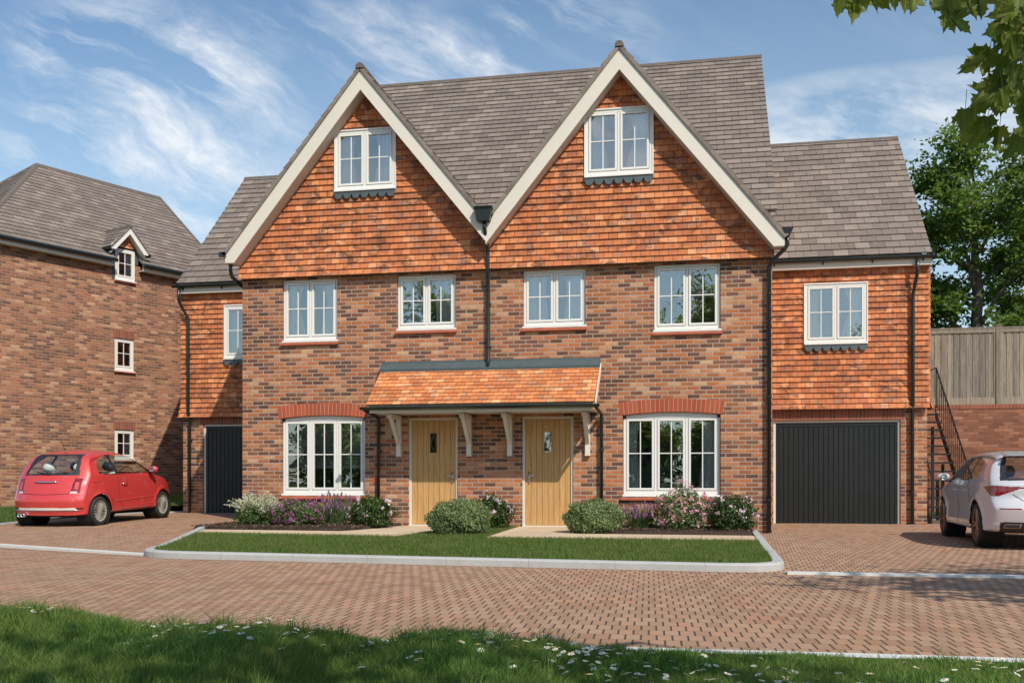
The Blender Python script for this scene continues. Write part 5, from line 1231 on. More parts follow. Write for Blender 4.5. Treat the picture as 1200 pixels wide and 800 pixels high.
# sprays that reach into view: (x,y,z of leaf stalk, size, tip direction, facing)
m_=MB()
SPRAYS=[
 ((0.425,3.102,2.435),0.076,(-0.31,0.11,-0.94),(-0.15,-0.76,-0.15)),
 ((0.492,3.337,2.528),0.075,(0.01,0.46,-0.89),(0.08,-0.90,0.32)),
 ((0.500,3.139,2.441),0.075,(0.49,0.49,-0.72),(0.58,-1.06,0.65)),
 ((0.582,3.213,2.486),0.075,(0.15,0.21,-0.97),(0.11,-1.17,0.71)),
 ((0.651,3.309,2.516),0.075,(-0.18,0.11,-0.98),(0.01,-0.83,0.61)),
 ((0.730,3.364,2.535),0.075,(0.17,0.12,-0.98),(0.21,-0.89,0.37)),
 ((0.774,3.268,2.452),0.110,(-0.30,-0.17,-0.94),(-0.03,-1.19,0.43)),
 ((0.752,3.281,2.434),0.076,(0.71,0.21,-0.67),(-0.56,-1.31,0.27)),
 ((0.822,3.292,2.491),0.078,(0.13,-0.22,-0.97),(-0.35,-0.96,-0.35)),
 ((0.837,3.188,2.423),0.075,(-0.06,0.01,-1.00),(-0.22,-1.37,0.62)),
 ((0.960,3.476,2.557),0.075,(0.08,0.09,-0.99),(0.40,-1.21,0.22)),
 ((0.944,3.224,2.430),0.095,(-0.23,-0.34,-0.91),(0.29,-1.22,-0.46)),
 ((1.061,3.452,2.519),0.087,(-0.48,-0.29,-0.83),(-0.15,-1.26,0.67)),
 ((0.922,3.184,2.356),0.075,(-0.99,0.14,-0.03),(0.18,-0.99,0.13)),
 ((0.900,3.206,2.348),0.075,(-0.27,0.31,-0.91),(0.06,-1.09,1.01)),
 ((0.928,3.221,2.337),0.106,(-0.80,-0.44,-0.41),(-0.00,-1.18,-0.42)),
 ((1.044,3.497,2.458),0.097,(-0.36,-0.18,-0.91),(-0.07,-1.05,0.30)),
 ((0.913,3.399,2.326),0.104,(-0.85,0.08,-0.52),(-0.52,-1.00,-0.68)),
 ((0.971,3.211,2.272),0.075,(-0.66,-0.01,-0.75),(-0.70,-1.15,0.26)),
 ((1.002,3.274,2.270),0.101,(-0.34,-0.20,-0.92),(0.12,-1.00,-0.15)),
 ((0.951,3.300,2.222),0.117,(-0.70,-0.10,-0.71),(-0.31,-0.83,0.66)),
 ((0.969,3.489,2.230),0.125,(-0.81,-0.14,-0.57),(0.11,-1.00,0.01)),
 ((0.965,3.402,2.202),0.090,(-0.28,-0.32,-0.91),(-0.29,-1.21,-0.32)),
 ((1.055,3.482,2.288),0.087,(-0.56,0.15,-0.82),(-0.05,-0.73,0.63)),
 ((1.068,3.491,2.246),0.098,(-0.35,-0.12,-0.93),(-0.62,-0.89,0.37)),
 ((0.984,3.255,2.107),0.093,(-0.15,-0.15,-0.98),(0.15,-1.06,0.52)),
 ((1.051,3.419,2.092),0.125,(-0.69,-0.44,-0.57),(-0.26,-0.70,-0.42)),
 ((1.046,3.385,2.070),0.089,(-0.40,0.07,-0.91),(0.26,-0.99,0.33)),
 ((0.988,3.342,2.182),0.075,(0.36,0.14,-0.92),(0.06,-0.83,-0.05)),
 ((1.007,3.243,2.361),0.115,(-0.34,-0.43,-0.84),(0.44,-1.27,0.32)),
 ((0.434,3.231,2.495),0.102,(-0.15,-0.32,-0.94),(0.09,-1.23,-0.38)),
 ((0.510,3.365,2.569),0.125,(-0.20,-0.01,-0.98),(-0.03,-1.05,-0.76)),
 ((0.509,3.246,2.510),0.107,(0.70,0.29,-0.65),(-0.05,-0.68,-0.21)),
 ((0.641,3.389,2.569),0.075,(0.18,0.47,-0.86),(-0.89,-0.94,0.54)),
 ((0.641,3.185,2.433),0.075,(-0.21,-0.43,-0.88),(0.37,-1.33,0.22)),
 ((0.718,3.239,2.502),0.085,(0.23,0.06,-0.97),(0.60,-1.01,0.08)),
 ((0.747,3.177,2.440),0.125,(-0.03,-0.23,-0.97),(-0.19,-0.82,-0.28)),
 ((0.740,3.149,2.349),0.079,(0.74,0.25,-0.63),(-0.35,-1.21,0.43)),
 ((0.805,3.224,2.440),0.081,(0.28,-0.08,-0.96),(0.23,-1.06,0.06)),
 ((0.883,3.259,2.479),0.092,(-0.39,-0.26,-0.88),(-0.15,-0.68,0.79)),
 ((0.994,3.474,2.557),0.075,(0.03,0.46,-0.89),(0.22,-1.07,0.34)),
 ((0.967,3.281,2.463),0.096,(-0.18,-0.22,-0.96),(-0.68,-1.21,-0.35)),
 ((1.020,3.283,2.416),0.085,(-0.36,-0.35,-0.86),(0.41,-1.07,0.06)),
 ((0.996,3.348,2.395),0.089,(-0.90,-0.09,0.43),(-0.14,-1.06,-0.34)),
 ((0.972,3.365,2.385),0.075,(-0.29,0.31,-0.91),(-0.40,-1.22,0.61)),
 ((0.998,3.397,2.430),0.075,(-0.83,0.17,-0.52),(0.56,-0.90,0.16)),
 ((0.978,3.295,2.399),0.125,(-0.02,-0.16,-0.99),(-0.46,-1.15,-0.02)),
 ((0.860,3.266,2.254),0.075,(-0.96,0.13,-0.24),(-0.41,-0.71,0.52)),
 ((1.033,3.434,2.346),0.075,(-0.67,-0.34,-0.66),(-0.12,-1.19,0.21)),
 ((1.078,3.479,2.383),0.099,(-0.10,0.29,-0.95),(0.24,-1.15,0.24)),
 ((1.019,3.436,2.240),0.125,(-0.74,-0.09,-0.67),(-0.28,-0.82,-0.41)),
 ((0.908,3.288,2.183),0.125,(-0.71,-0.36,-0.60),(-0.26,-0.88,0.46)),
 ((0.899,3.209,2.137),0.075,(0.32,0.53,-0.79),(0.00,-1.32,0.35)),
 ((0.987,3.322,2.205),0.101,(-0.37,-0.30,-0.88),(0.11,-0.87,-0.36)),
 ((1.067,3.391,2.214),0.093,(-0.41,0.17,-0.90),(-0.28,-0.92,-0.26)),
 ((0.999,3.259,2.101),0.083,(-0.04,0.17,-0.98),(-0.18,-0.99,0.15)),
 ((1.097,3.462,2.104),0.125,(-0.73,-0.38,-0.57),(0.23,-1.06,-0.25)),
 ((1.041,3.399,2.088),0.118,(-0.09,-0.36,-0.93),(-0.25,-1.07,-0.06)),
 ((1.034,3.467,2.260),0.099,(0.24,0.02,-0.97),(-0.55,-1.19,0.94)),
 ((1.036,3.407,2.426),0.075,(0.21,-0.03,-0.98),(-0.09,-1.22,0.18)),
 ((0.944,3.246,2.221),0.082,(-0.17,-0.11,-0.98),(0.30,-0.95,-0.01)),
 ((1.007,3.372,2.491),0.125,(-0.39,-0.37,-0.84),(-0.40,-0.92,0.11)),
 ((0.921,3.424,2.349),0.086,(-0.20,-0.20,-0.96),(0.21,-0.94,0.27)),
 ((0.994,3.361,2.447),0.113,(-0.19,-0.37,-0.91),(0.04,-1.18,0.97)),
 ((0.943,3.399,2.086),0.075,(-0.05,0.31,-0.95),(0.20,-1.21,0.82)),
 ((1.062,3.435,2.298),0.075,(0.14,0.14,-0.98),(-0.35,-0.84,-0.62)),
 ((0.893,3.440,2.129),0.075,(0.04,0.02,-1.00),(-0.08,-1.23,0.34)),
 ((0.977,3.217,2.122),0.075,(-0.11,0.38,-0.92),(-0.03,-0.88,0.65)),
 ((0.906,3.393,2.118),0.075,(-0.19,-0.14,-0.97),(-0.55,-0.86,0.10)),
 ((0.944,3.418,2.321),0.075,(0.12,0.10,-0.99),(0.27,-0.82,1.03)),
 ((1.075,3.432,2.077),0.094,(-0.18,0.03,-0.98),(-0.40,-0.82,0.02)),
 ((0.998,3.198,2.312),0.080,(-0.55,0.12,-0.83),(-0.24,-0.98,0.03)),
 ((0.942,3.327,2.342),0.075,(0.10,0.44,-0.89),(-0.05,-0.88,0.05)),
 ((0.919,3.190,2.285),0.083,(0.25,0.36,-0.90),(0.02,-0.89,0.65)),
 ((0.947,3.206,1.985),0.079,(-0.58,0.30,-0.76),(-0.44,-0.93,0.21)),
 ((0.811,3.284,2.109),0.076,(-0.09,0.03,-1.00),(-0.21,-0.49,0.42)),
 ((0.921,3.249,2.249),0.075,(-0.42,0.37,-0.83),(-0.31,-0.98,-0.01)),
 ((0.847,3.206,2.022),0.075,(-0.57,0.34,-0.75),(-0.32,-1.02,-0.07)),
 ((0.882,3.415,2.129),0.103,(-0.50,-0.11,-0.86),(0.17,-1.07,0.25)),
]
for q,(p,s_,tip,nr) in enumerate(SPRAYS): maple_mesh(m_,p,s_,tip,nr,q)
m_.build('hanging_leaves',M_MAPLE,MT)
# second maple on the left, one twig tip shows in the top left corner
MT2=thing('maple_tree',(-5.6,-.6,0),'maple whose single twig tip shows in the top left corner','tree',world=True)
m_=MB(); m_.tube([(-5.6,-.6,-.1),(-5.5,-.5,1.5),(-5.3,-.2,3.),(-5.0,.2,4.5),(-4.8,.4,5.6)],[.2,.15,.12,.08,.03],10); m_.build('trunk',M_BARK,MT2,smooth=True)
m_=MB(); m_.tube([(-5.3,-.2,3.),(-4.2,.9,3.5),(-3.2,1.9,3.2),(-2.6,2.4,2.85),(-2.28,2.66,2.60)],[.06,.04,.03,.015,.005],6); m_.tube([(-5.0,.2,4.5),(-5.6,1.2,5.1)],[.05,.01],6); m_.build('branches',M_BARK,MT2,smooth=True)
m_=MB()
for q in range(260):
    d=Vector((random.gauss(0,1),random.gauss(0,1),random.gauss(0,1))).normalized()*random.uniform(.3,1)**.6
    maple_mesh(m_,(-5.3+d.x*1.3,-.1+d.y*1.2,5.+d.z*1.2),random.uniform(.11,.16),(random.gauss(0,.6),random.gauss(0,.6),-.7),(random.gauss(0,.5),random.gauss(0,.5),1),q)
for q,(p,t_) in enumerate([((-2.17,2.66,2.56),(.25,.1,-1)),((-2.27,2.64,2.52),(-.3,0,-1)),((-2.5,2.5,2.75),(-.4,.2,-1))]): maple_mesh(m_,p,.11,t_,(0,-1,.3),q+900)
m_.build('crown',M_MAPLE,MT2)
# street trees to the right that throw the dappled shade over the road
st0=tree('street_tree',(6.4,5.1,0),6.6,.15,300,'street tree just outside the right edge that shades the drive',2600,.17,M_TREE,.55,9,.34,'street trees outside the frame',start=.42,flat=.6)

# ================================================================== CARS
def catmull(P,n,closed=True):
    P=np.array(P,float); m=len(P); out=[]
    for i in range(m):
        p0,p1,p2,p3=P[(i-1)%m],P[i],P[(i+1)%m],P[(i+2)%m]
        for t in np.linspace(0,1,24,endpoint=False):
            out.append(.5*((2*p1)+(-p0+p2)*t+(2*p0-5*p1+4*p2-p3)*t*t+(-p0+3*p1-3*p2+p3)*t**3))
    out=np.array(out); d=np.r_[0,np.cumsum(np.linalg.norm(np.diff(np.r_[out,out[:1]],axis=0),axis=1))]
    o2=np.r_[out,out[:1]]; s=np.linspace(0,d[-1],n,endpoint=False)
    return np.column_stack([np.interp(s,d,o2[:,0]),np.interp(s,d,o2[:,1])])
def car_surface(prof,Wf,spine,ns=960,inset=.10,ex=3.6,nt=56,nside=56,insetf=None):
    C=catmull(prof,ns); S=np.array([spine(y,z) for y,z in C]); D=S-C; Ld=np.linalg.norm(D,axis=1,keepdims=True); Dn=D/Ld
    rows=[]
    ph=np.linspace(0,math.pi/2,nt)
    for a in ph:
        ins=(insetf(C) if insetf else inset)*(1-abs(math.cos(a))**(2/ex) if a<math.pi/2-1e-9 else 1)
        ins=np.broadcast_to(ins,(ns,))[:,None]
        Q=C+Dn*ins; Qe=C+Dn*(np.broadcast_to(insetf(C) if insetf else inset,(ns,))[:,None]); W=np.array([Wf(y,z) for y,z in Qe]); x=W*(math.sin(a)**(2/ex) if a>0 else 0)
        rows.append(np.column_stack([x,Q]))
    E=rows[-1][:,1:]
    for j in range(1,nside):
        f=j/(nside-1); Q=E+(S-E)*f; W=np.array([Wf(y,z) for y,z in Q]); rows.append(np.column_stack([W,Q]))
    return np.array(rows)       # (nq, ns, 3) right half x>0
def car(name,loc,rotz,pitch,spec,label):
    o=thing(name,loc,label,'car',rotz=rotz); o.rotation_euler=(pitch,0,rotz); o.scale=(spec['scale'],)*3
    G=car_surface(spec['prof'],spec['W'],spec['spine'],inset=spec.get('inset',.10),ex=spec.get('ex',3.6),insetf=spec.get('insetf'))
    bk=spec['bend']; f_=np.clip(1-G[...,1]/1.0,0,1); G[...,1]+=bk*(G[...,0]/spec['w'])**2*f_
    nq,ns,_=G.shape
    parts={}
    def addquad(nm,q): parts.setdefault(nm,[]).append(q)
    V=G.reshape(-1,3); wh=spec['wheels']; Rw=spec['arch']
    # snap vertices near wheel arch circles
    side=(np.arange(nq)[:,None]>=52)*np.ones((1,ns),bool); side=side.reshape(-1)
    for (wy,wz) in wh:
        dy=V[:,1]-wy; dz=V[:,2]-wz; r=np.hypot(dy,dz); k_=side&(np.abs(r-Rw)<.010)&(r>1e-6)
        V[k_,1]=wy+dy[k_]/r[k_]*Rw; V[k_,2]=wz+dz[k_]/r[k_]*Rw
    idx=np.arange(nq*ns).reshape(nq,ns)
    a=idx[:-1,:]; b=idx[1:,:]; a2=np.roll(a,-1,axis=1); b2=np.roll(b,-1,axis=1)
    Q=np.stack([a,a2,b2,b],axis=-1).reshape(-1,4); rowi=np.repeat(np.arange(nq-1),ns)
    cen=V[Q].mean(axis=1)
    cls=[]
    for (x,y,z),ri in zip(cen,rowi):
        nm='body'
        if x>.5*spec['w']:
            for (wy,wz) in wh:
                if math.hypot(y-wy,z-wz)<Rw: nm=None
        if nm: nm=spec['classify'](x,y,z,ri)
        cls.append(nm)
    cls=np.array([c if c else '' for c in cls])
    for nm in sorted(set(cls)):
        if nm=='': continue
        q=Q[cls==nm]
        for sgn,split in (((1,-1),False),) if False else ((( 1,),True),((-1,),True)):
            pass
        mirror=V.copy(); mirror[:,0]*=-1
        sep=nm in spec['pairs']
        def mk(sets):
            VV=[];FF=[];off=0
            for (vv,qq) in sets:
                u,inv=np.unique(qq,return_inverse=True); VV.append(vv[u]); FF.append(inv.reshape(qq.shape)+off); off+=len(u)
            ob=np_mesh(nm,np.concatenate(VV),np.concatenate(FF),spec['mats'][nm],o)
            ob.data.polygons.foreach_set('use_smooth',[True]*len(ob.data.polygons))
            return ob
        qm=q[:,::-1]
        if sep: mk([(V,q)]); mk([(mirror,qm)])
        else: mk([(V,q),(mirror,qm)])
    # inner arch liners
    for (wy,wz) in wh:
        for sg in (-1,1):
            m_=MB(); xo=spec['w']-.02
            m_.lathe([(Rw+.004,0),(Rw-.002,-.02),(Rw-.002,-.30),(.02,-.31)],(sg*(xo-.0),wy,wz),(sg,0,0),40)
            lo=m_.build('wheel_arch',M_ARCH,o)
    # wheels
    for (wy,wz) in wh:
        for sg in (-1,1):
            rad=spec['r']; tw_=spec['tw']; xo=spec['track']
            m_=MB(); rr=spec['rim']
            m_.lathe([(rr,-tw_*.02),(rr+.012,0),(rad-.035,.004),(rad-.012,-.012),(rad,-.04),(rad,-tw_*.5),(rad,-tw_+.04),(rad-.012,-tw_+.012),(rad-.03,-tw_),(rr,-tw_)],(sg*xo,wy,wz),(sg,0,0),48)
            for gq in (.28,.42,.58,.72): m_.lathe([(rad+.0015,-tw_*gq-.003),(rad+.0015,-tw_*gq+.003)],(sg*xo,wy,wz),(sg,0,0),48)
            W_=m_.build('wheel',M_TYRE,o,smooth=True)
            m_=MB(); cx=sg*(xo-.012)
            m_.lathe([(rr+.002,0),(rr-.003,.008),(rr-.014,.004),(rr-.016,-.05)],(cx,wy,wz),(sg,0,0),48)
            m_.lathe([(.001,.004),(.03,.004),(.055,-.004),(.06,-.03)],(cx,wy,wz),(sg,0,0),24)
            for k_ in range(spec['spokes']):
                an0=2*math.pi*k_/spec['spokes']
                for da in spec['spoke_pair']:
                    a_=an0+da; w=spec['spw']
                    def pp(r,s,d): return (cx+sg*d,wy+r*math.cos(a_)-s*math.sin(a_),wz+r*math.sin(a_)+s*math.cos(a_))
                    m_.hexa([pp(.04,-w,-.03),pp(rr-.01,-w*.8,-.025),pp(rr-.01,w*.8,-.025),pp(.04,w,-.03),pp(.04,-w*.8,-.002),pp(rr-.01,-w*.5,.0),pp(rr-.01,w*.5,.0),pp(.04,w*.8,-.002)])
            m_.build('rim',spec['rim_mat'],W_)
            m_=MB(); m_.lathe([(.001,-.09),(rr-.01,-.09)],(cx,wy,wz),(sg,0,0),32); m_.build('brake_disc',M_ARCH,W_)
    return o,G
def side_x(spec,y,z): return spec['W'](y,z)
def line_on_side(o,name,spec,pts,sg,r=.004,mat=M_ARCH,off=.0):
    m_=MB(); P=[]
    for (y0,z0),(y1,z1) in zip(pts[:-1],pts[1:]):
        for t in np.linspace(0,1,8,endpoint=False): y=y0+(y1-y0)*t; z=z0+(z1-z0)*t; P.append((sg*(spec['W'](y,z)+off),y,z))
    y,z=pts[-1]; P.append((sg*(spec['W'](y,z)+off),y,z)); m_.tube(P,r,5); return m_.build(name,mat,o)
def inpoly(y,z,P): return in_poly(y,z,P)

# --- small red hatchback
def Wfiat(y,z):
    L=3.55; w=.812
    pr=1-.13*max(0,(.85-y)/.85)**2.3-.26*max(0,(y-2.55)/1.0)**2.6
    if z<.36: v=1-.05*((.36-z)/.16)**2
    elif z<.96: v=1-.035*((z-.60)/.36)**2 if z>.60 else 1-.004*((.60-z)/.24)
    else: v=.965-.41*((z-.96)/.50)**1.25
    fl=0
    for wy in (.64,2.94):
        d=math.hypot(y-wy,z-.29)
        if z<.85: fl=max(fl,.018*math.exp(-((d-.36)/.05)**2))
    return w*pr*v+fl
fq=[(.66,1.00),(1.20,1.00),(1.22,1.335),(1.00,1.335),(.80,1.25),(.70,1.14)]
fd=[(1.30,1.00),(2.50,1.00),(2.34,1.12),(2.12,1.27),(1.92,1.345),(1.6,1.365),(1.31,1.355)]
def cls_f(x,y,z,ri):
    if z>.99 and y>.55 and y<2.6 and x>.44:
        if inpoly(y,z,fq) or inpoly(y,z,fd): return 'side_window'
        if z<1.37 and y>1.14 and y<1.36: return 'door_pillar'
    if y<.75 and z>.985 and z<1.385:
        s_=(z-.985)/.4; 
        if x<.50-.09*s_ and z>1.015 and z<1.355: return 'rear_window'
        if x<.575-.10*s_: return 'window_surround'
    if 1.95<y<2.78 and z>1.0 and x<.64-.14*(z-1.0)/.4 and z<1.375: return 'windscreen'
    if y<.5 and .655<z<.925 and .48<x and ri>3: 
        t=(z-.655)/.27
        if .495+.03*t<x<.655+.0*t and y<.42:
            if .54+.02*t<x<.615 and .725<z<.86: return 'tail_light_centre'
            if z<.682: return 'reversing_light' if x<.61 else 'tail_light'
            return 'tail_light'
    if y<.2 and .335<z<.375 and x<.60: return 'bumper_strip'
    if y<.25 and .335<z<.385 and .60<=x<.72: return 'rear_reflector'
    if z<.235 : return 'underside'
    return 'body'
FI=dict(scale=.955,bend=.17,prof=[(.12,.20),(.05,.27),(.02,.38),(.0,.50),(.03,.60),(.07,.70),(.13,.85),(.22,.98),(.36,1.19),(.50,1.355),(.66,1.42),(.98,1.465),(1.35,1.475),(1.75,1.435),(2.05,1.36),(2.4,1.16),(2.68,1.0),(2.95,.945),(3.2,.865),(3.40,.73),(3.50,.58),(3.535,.42),(3.50,.28),(3.42,.20),(2.6,.19),(1.5,.19),(.6,.19)],
    W=Wfiat,spine=lambda y,z:(min(max(y,.62),2.75),.60),w=.81,inset=.125,insetf=lambda C: .115+.05*np.clip((C[:,1]-1.0)/.4,0,1),ex=2.7,wheels=[(.64,.29),(2.94,.29)],arch=.335,r=.29,rim=.205,tw=.19,track=.795,
    spokes=18,spoke_pair=(0,),spw=.0085,rim_mat=M_RIM1,classify=cls_f,pairs={'tail_light','side_window','tail_light_centre','reversing_light','rear_reflector','door_pillar'},
    mats=dict(body=M_RED,side_window=M_CARGLASS,rear_window=M_CARGLASS,window_surround=M_TRIM,windscreen=M_CARGLASS,tail_light=M_LAMP,tail_light_centre=M_RED,reversing_light=M_LAMPC,bumper_strip=M_CREAM,rear_reflector=M_LAMP,underside=M_ARCH,door_pillar=M_TRIM))
def seats(o,rows,cloth,back,w=.24,zf=.55,zt=1.02,hm=None):
    for (x,y) in rows:
        m_=MB(); m_.hexa([(x-w,y,zf-.25),(x+w,y,zf-.25),(x+w,y+.45,zf-.25),(x-w,y+.45,zf-.25),(x-w,y,zf),(x+w,y,zf),(x+w,y+.5,zf+.05),(x-w,y+.5,zf+.05)])
        m_.hexa([(x-w,y-.02,zf-.1),(x+w,y-.02,zf-.1),(x+w,y+.12,zf-.1),(x-w,y+.12,zf-.1),(x-w*.8,y-.16,zt),(x+w*.8,y-.16,zt),(x+w*.8,y-.06,zt),(x-w*.8,y-.06,zt)])
        s_=m_.build('seat',cloth,o,bevel=.04)
        m_=MB(); m_.lathe([(.001,-.085),(.09,-.075),(.125,-.03),(.13,.02),(.10,.075),(.001,.09)],(x,y-.13,zt+.11),(0,.25,1),16); m_.build('headrest',hm or cloth,s_,smooth=True)
def cabin(o,x,y0,y1,z):
    m_=MB(); m_.box(-x,x,y0,y1,.3,z); m_.build('cabin_floor',M_CABIN,o)
def mirror(o,x,y,z,sg,mat,gm=None):
    m_=MB(); m_.lathe([(.001,-.11),(.04,-.095),(.062,-.04),(.066,.02),(.05,.08),(.001,.11)],(sg*(x+.10),y,z+.03),(1,.15,0),16); mm=m_.build('wing_mirror',mat,o,smooth=True); mm.scale=(1,1,1)
    m_=MB(); m_.tube([(sg*(x-.02),y+.02,z-.05),(sg*(x+.05),y+.01,z-.03)],.022,8); m_.build('mirror_arm',M_TRIM,mm)
    m_=MB(); m_.lathe([(.001,0),(.050,0),(.054,.006)],(sg*(x+.10),y-.064,z+.03),(0,-1,0),20); m_.build('mirror_glass',M_CHROME,mm)
fc,GF=car('hatchback_car',(-11.64,15.74,.083),R(1.0),R(1.8),FI,'small coral red three-door hatchback parked on the left drive')
for sg in (-1,1):
    line_on_side(fc,'door_seam',FI,[(1.26,.98),(1.24,.75),(1.30,.40),(1.42,.27),(2.46,.27),(2.62,.42),(2.62,.75),(2.52,.98)],sg,.004)
    line_on_side(fc,'side_moulding',FI,[(1.12,.455),(2.52,.50)],sg,.011,M_RED,.003)
    line_on_side(fc,'belt_trim',FI,[(.80,.988),(2.52,.988)],sg,.007,M_TRIM,.0)
    line_on_side(fc,'shoulder_crease',FI,[(.45,.86),(1.2,.88),(2.9,.83)],sg,.005,M_RED,.0)
    m_=MB(); xh=Wfiat(1.42,.79)+.012; m_.tube([(sg*xh,1.36,.79),(sg*(xh+.018),1.40,.79),(sg*(xh+.018),1.50,.79),(sg*xh,1.54,.79)],.011,8); m_.build('door_handle',M_CHROME,fc,smooth=True)
    mirror(fc,Wfiat(2.42,1.0)+.02,2.40,1.03,sg,M_RED)
def on_rear(G,x,z):
    """y of the rear face at height z"""
    nq,ns,_=G.shape; best=None
    P=G[:52].reshape(-1,3); k_=(P[:,1]<.8); P=P[k_]; d=(P[:,0]-abs(x))**2+(P[:,2]-z)**2; return float(P[np.argmin(d),1])
m_=MB(); m_.tube([(x,on_rear(GF,x,.865)-.018-.01*math.cos(x*6),.865) for x in np.linspace(-.23,.23,9)],.017,8); m_.build('tailgate_handle',M_CHROME,fc,smooth=True)
m_=MB(); P=[]
for (x,z) in [(-.54,.99),(-.525,.84),(-.505,.70),(-.47,.64),(0,.625),(.47,.64),(.505,.70),(.525,.84),(.54,.99)]: P.append((x,z))
pts=[]
for (a,b) in zip(P[:-1],P[1:]):
    for t in np.linspace(0,1,6,endpoint=False): x=a[0]+(b[0]-a[0])*t; z=a[1]+(b[1]-a[1])*t; pts.append((x,on_rear(GF,x,z)-.001,z))
m_.tube(pts,.005,5); m_.build('tailgate_seam',M_ARCH,fc)
m_=MB(); m_.tube([(x,on_rear(GF,x,.33)-.006,.33) for x in np.linspace(-.66,.66,17)],.009,6); m_.build('bumper_chrome',M_CHROME,fc,smooth=True)
m_=MB(); 
for x in (-.50,-.43): m_.lathe([(.026,.12),(.034,.11),(.036,-.05),(.030,-.052),(.026,.0)],(x,.05,.235),(0,1,0),16)
m_.build('exhaust_tips',M_CHROME,fc,smooth=True)
m_=MB(); m_.tube([(.02,on_rear(GF,.02,1.0)-.02,1.00),(-.10,on_rear(GF,-.1,1.02)-.025,1.02),(-.28,on_rear(GF,-.28,1.045)-.02,1.045)],.012,6); m_.build('rear_wiper',M_TRIM,fc)
m_=MB(); m_.tube([(0,.72,1.46),(0,.60,1.66)],.005,5); m_.lathe([(.03,0),(.025,.02),(.001,.03)],(0,.72,1.465),(0,0,1),10); m_.build('aerial',M_TRIM,fc)
cabin(fc,.70,.35,2.75,.50); seats(fc,[(-.33,.84),(.33,.84)],M_SEAT,None,.24,.55,1.0); seats(fc,[(-.36,1.75),(.36,1.75)],M_SEAT,None,.24,.55,1.02,M_SEATD)
m_=MB(); m_.box(-.66,.66,2.35,2.7,.5,.97); m_.build('dashboard',M_CABIN,fc)
m_=MB(); m_.lathe([(.17,-.01),(.185,0),(.17,.01)],(.36,2.22,.95),(0,-1,.45),20); m_.build('steering_wheel',M_TRIM,fc)

# --- silver hatchback
def Wleon(y,z):
    w=.905
    pr=1-.15*max(0,(.95-y)/.95)**2.4-.25*max(0,(y-3.25)/1.15)**2.6
    if z<.40: v=1-.06*((.40-z)/.2)**2
    elif z<.98: v=1-.045*((z-.70)/.28)**2 if z>.70 else 1-.008*((.70-z)/.3)
    else: v=.955-.27*((z-.98)/.46)**1.15
    fl=0
    for wy in (.86,3.54):
        d=math.hypot(y-wy,z-.33)
        if z<.9: fl=max(fl,.022*math.exp(-((d-.42)/.06)**2))
    cr=.012*math.exp(-((z-.92)/.03)**2) - .014*math.exp(-((z-.58)/.10)**2)*(1 if 1.2<y<3.2 else 0)
    return w*pr*v+fl+cr
lw=[(.95,1.08),(1.05,1.035),(1.55,1.01),(1.58,1.335),(1.20,1.31),(1.02,1.22)]
lw2=[(1.66,1.005),(2.16,1.00),(2.14,1.375),(1.68,1.345)]
lw3=[(2.24,.998),(3.12,.995),(2.86,1.15),(2.55,1.305),(2.42,1.35),(2.23,1.375)]
def cls_l(x,y,z,ri):
    if z>.99 and y>.9 and y<3.2 and x>.50:
        if any(inpoly(y,z,q) for q in (lw2,lw3)) : return 'side_window'
        if inpoly(y,z,[(1.0,1.12),(1.08,1.04),(1.58,1.01),(1.60,1.345),(1.22,1.315)]): return 'side_window'
        if 1.0<z<1.37 and 1.55<y<2.26: return 'door_pillar'
    if y<.78 and 1.00<z<1.37:
        s_=(z-1.0)/.37
        if x<.62-.08*s_ and 1.03<z<1.335: return 'rear_window'
        if x<.70-.10*s_: return 'window_surround'
    if 2.45<y<3.35 and z>1.0 and x<.70-.15*(z-1.0)/.4 and z<1.40: return 'windscreen'
    # light strip and corner lamps
    if y<.75 and ri>2:
        t=(x-.30)/.45
        if x<.46 and .880<z<.905: return 'light_strip'
        if x>=.46 and y<.62:
            lo=.878-.105*min(1,max(0,(x-.46)/.27)); hi=.908+.02*min(1,max(0,(x-.5)/.25))
            if y>.24: lo+= (y-.24)*.48; hi-=(y-.24)*.06
            if lo<z<hi: return 'tail_light'
        if .58<z<.605 and .46<x<.74: return 'rear_reflector'
    if y<.6 and z<.40 and z>.245 and x<.72 and y<.30: return 'diffuser'
    if z<.25: return 'underside'
    return 'body'
LE=dict(scale=.92,bend=.10,prof=[(.20,.24),(.09,.30),(.045,.40),(.01,.52),(.0,.60),(.05,.67),(.10,.75),(.11,.87),(.13,.96),(.24,1.05),(.45,1.24),(.50,1.33),(.46,1.375),(.62,1.415),(1.0,1.445),(1.6,1.462),(2.1,1.44),(2.5,1.375),(2.9,1.18),(3.22,1.0),(3.55,.93),(3.95,.84),(4.22,.72),(4.35,.58),(4.38,.42),(4.33,.27),(4.2,.21),(3.0,.20),(1.5,.20),(.7,.21)],
    W=Wleon,spine=lambda y,z:(min(max(y,.80),3.35),.62),w=.90,inset=.11,ex=3.4,wheels=[(.86,.33),(3.54,.33)],arch=.385,r=.33,rim=.245,tw=.235,track=.905,
    spokes=5,spoke_pair=(-.17,.17),spw=.020,rim_mat=M_RIM2,classify=cls_l,pairs={'tail_light','side_window','rear_reflector','door_pillar'},
    mats=dict(body=M_SILVER,side_window=M_CARGLASS,rear_window=M_CARGLASS,window_surround=M_TRIM,windscreen=M_CARGLASS,tail_light=M_LAMP,light_strip=M_LAMPD,rear_reflector=M_LAMP,underside=M_ARCH,door_pillar=M_TRIM,diffuser=M_TRIM))
lc,GL=car('hatchback_car',(4.56,13.90,.02),R(-3.0),R(.3),LE,'silver five-door hatchback with copper wheels cut off by the right edge')
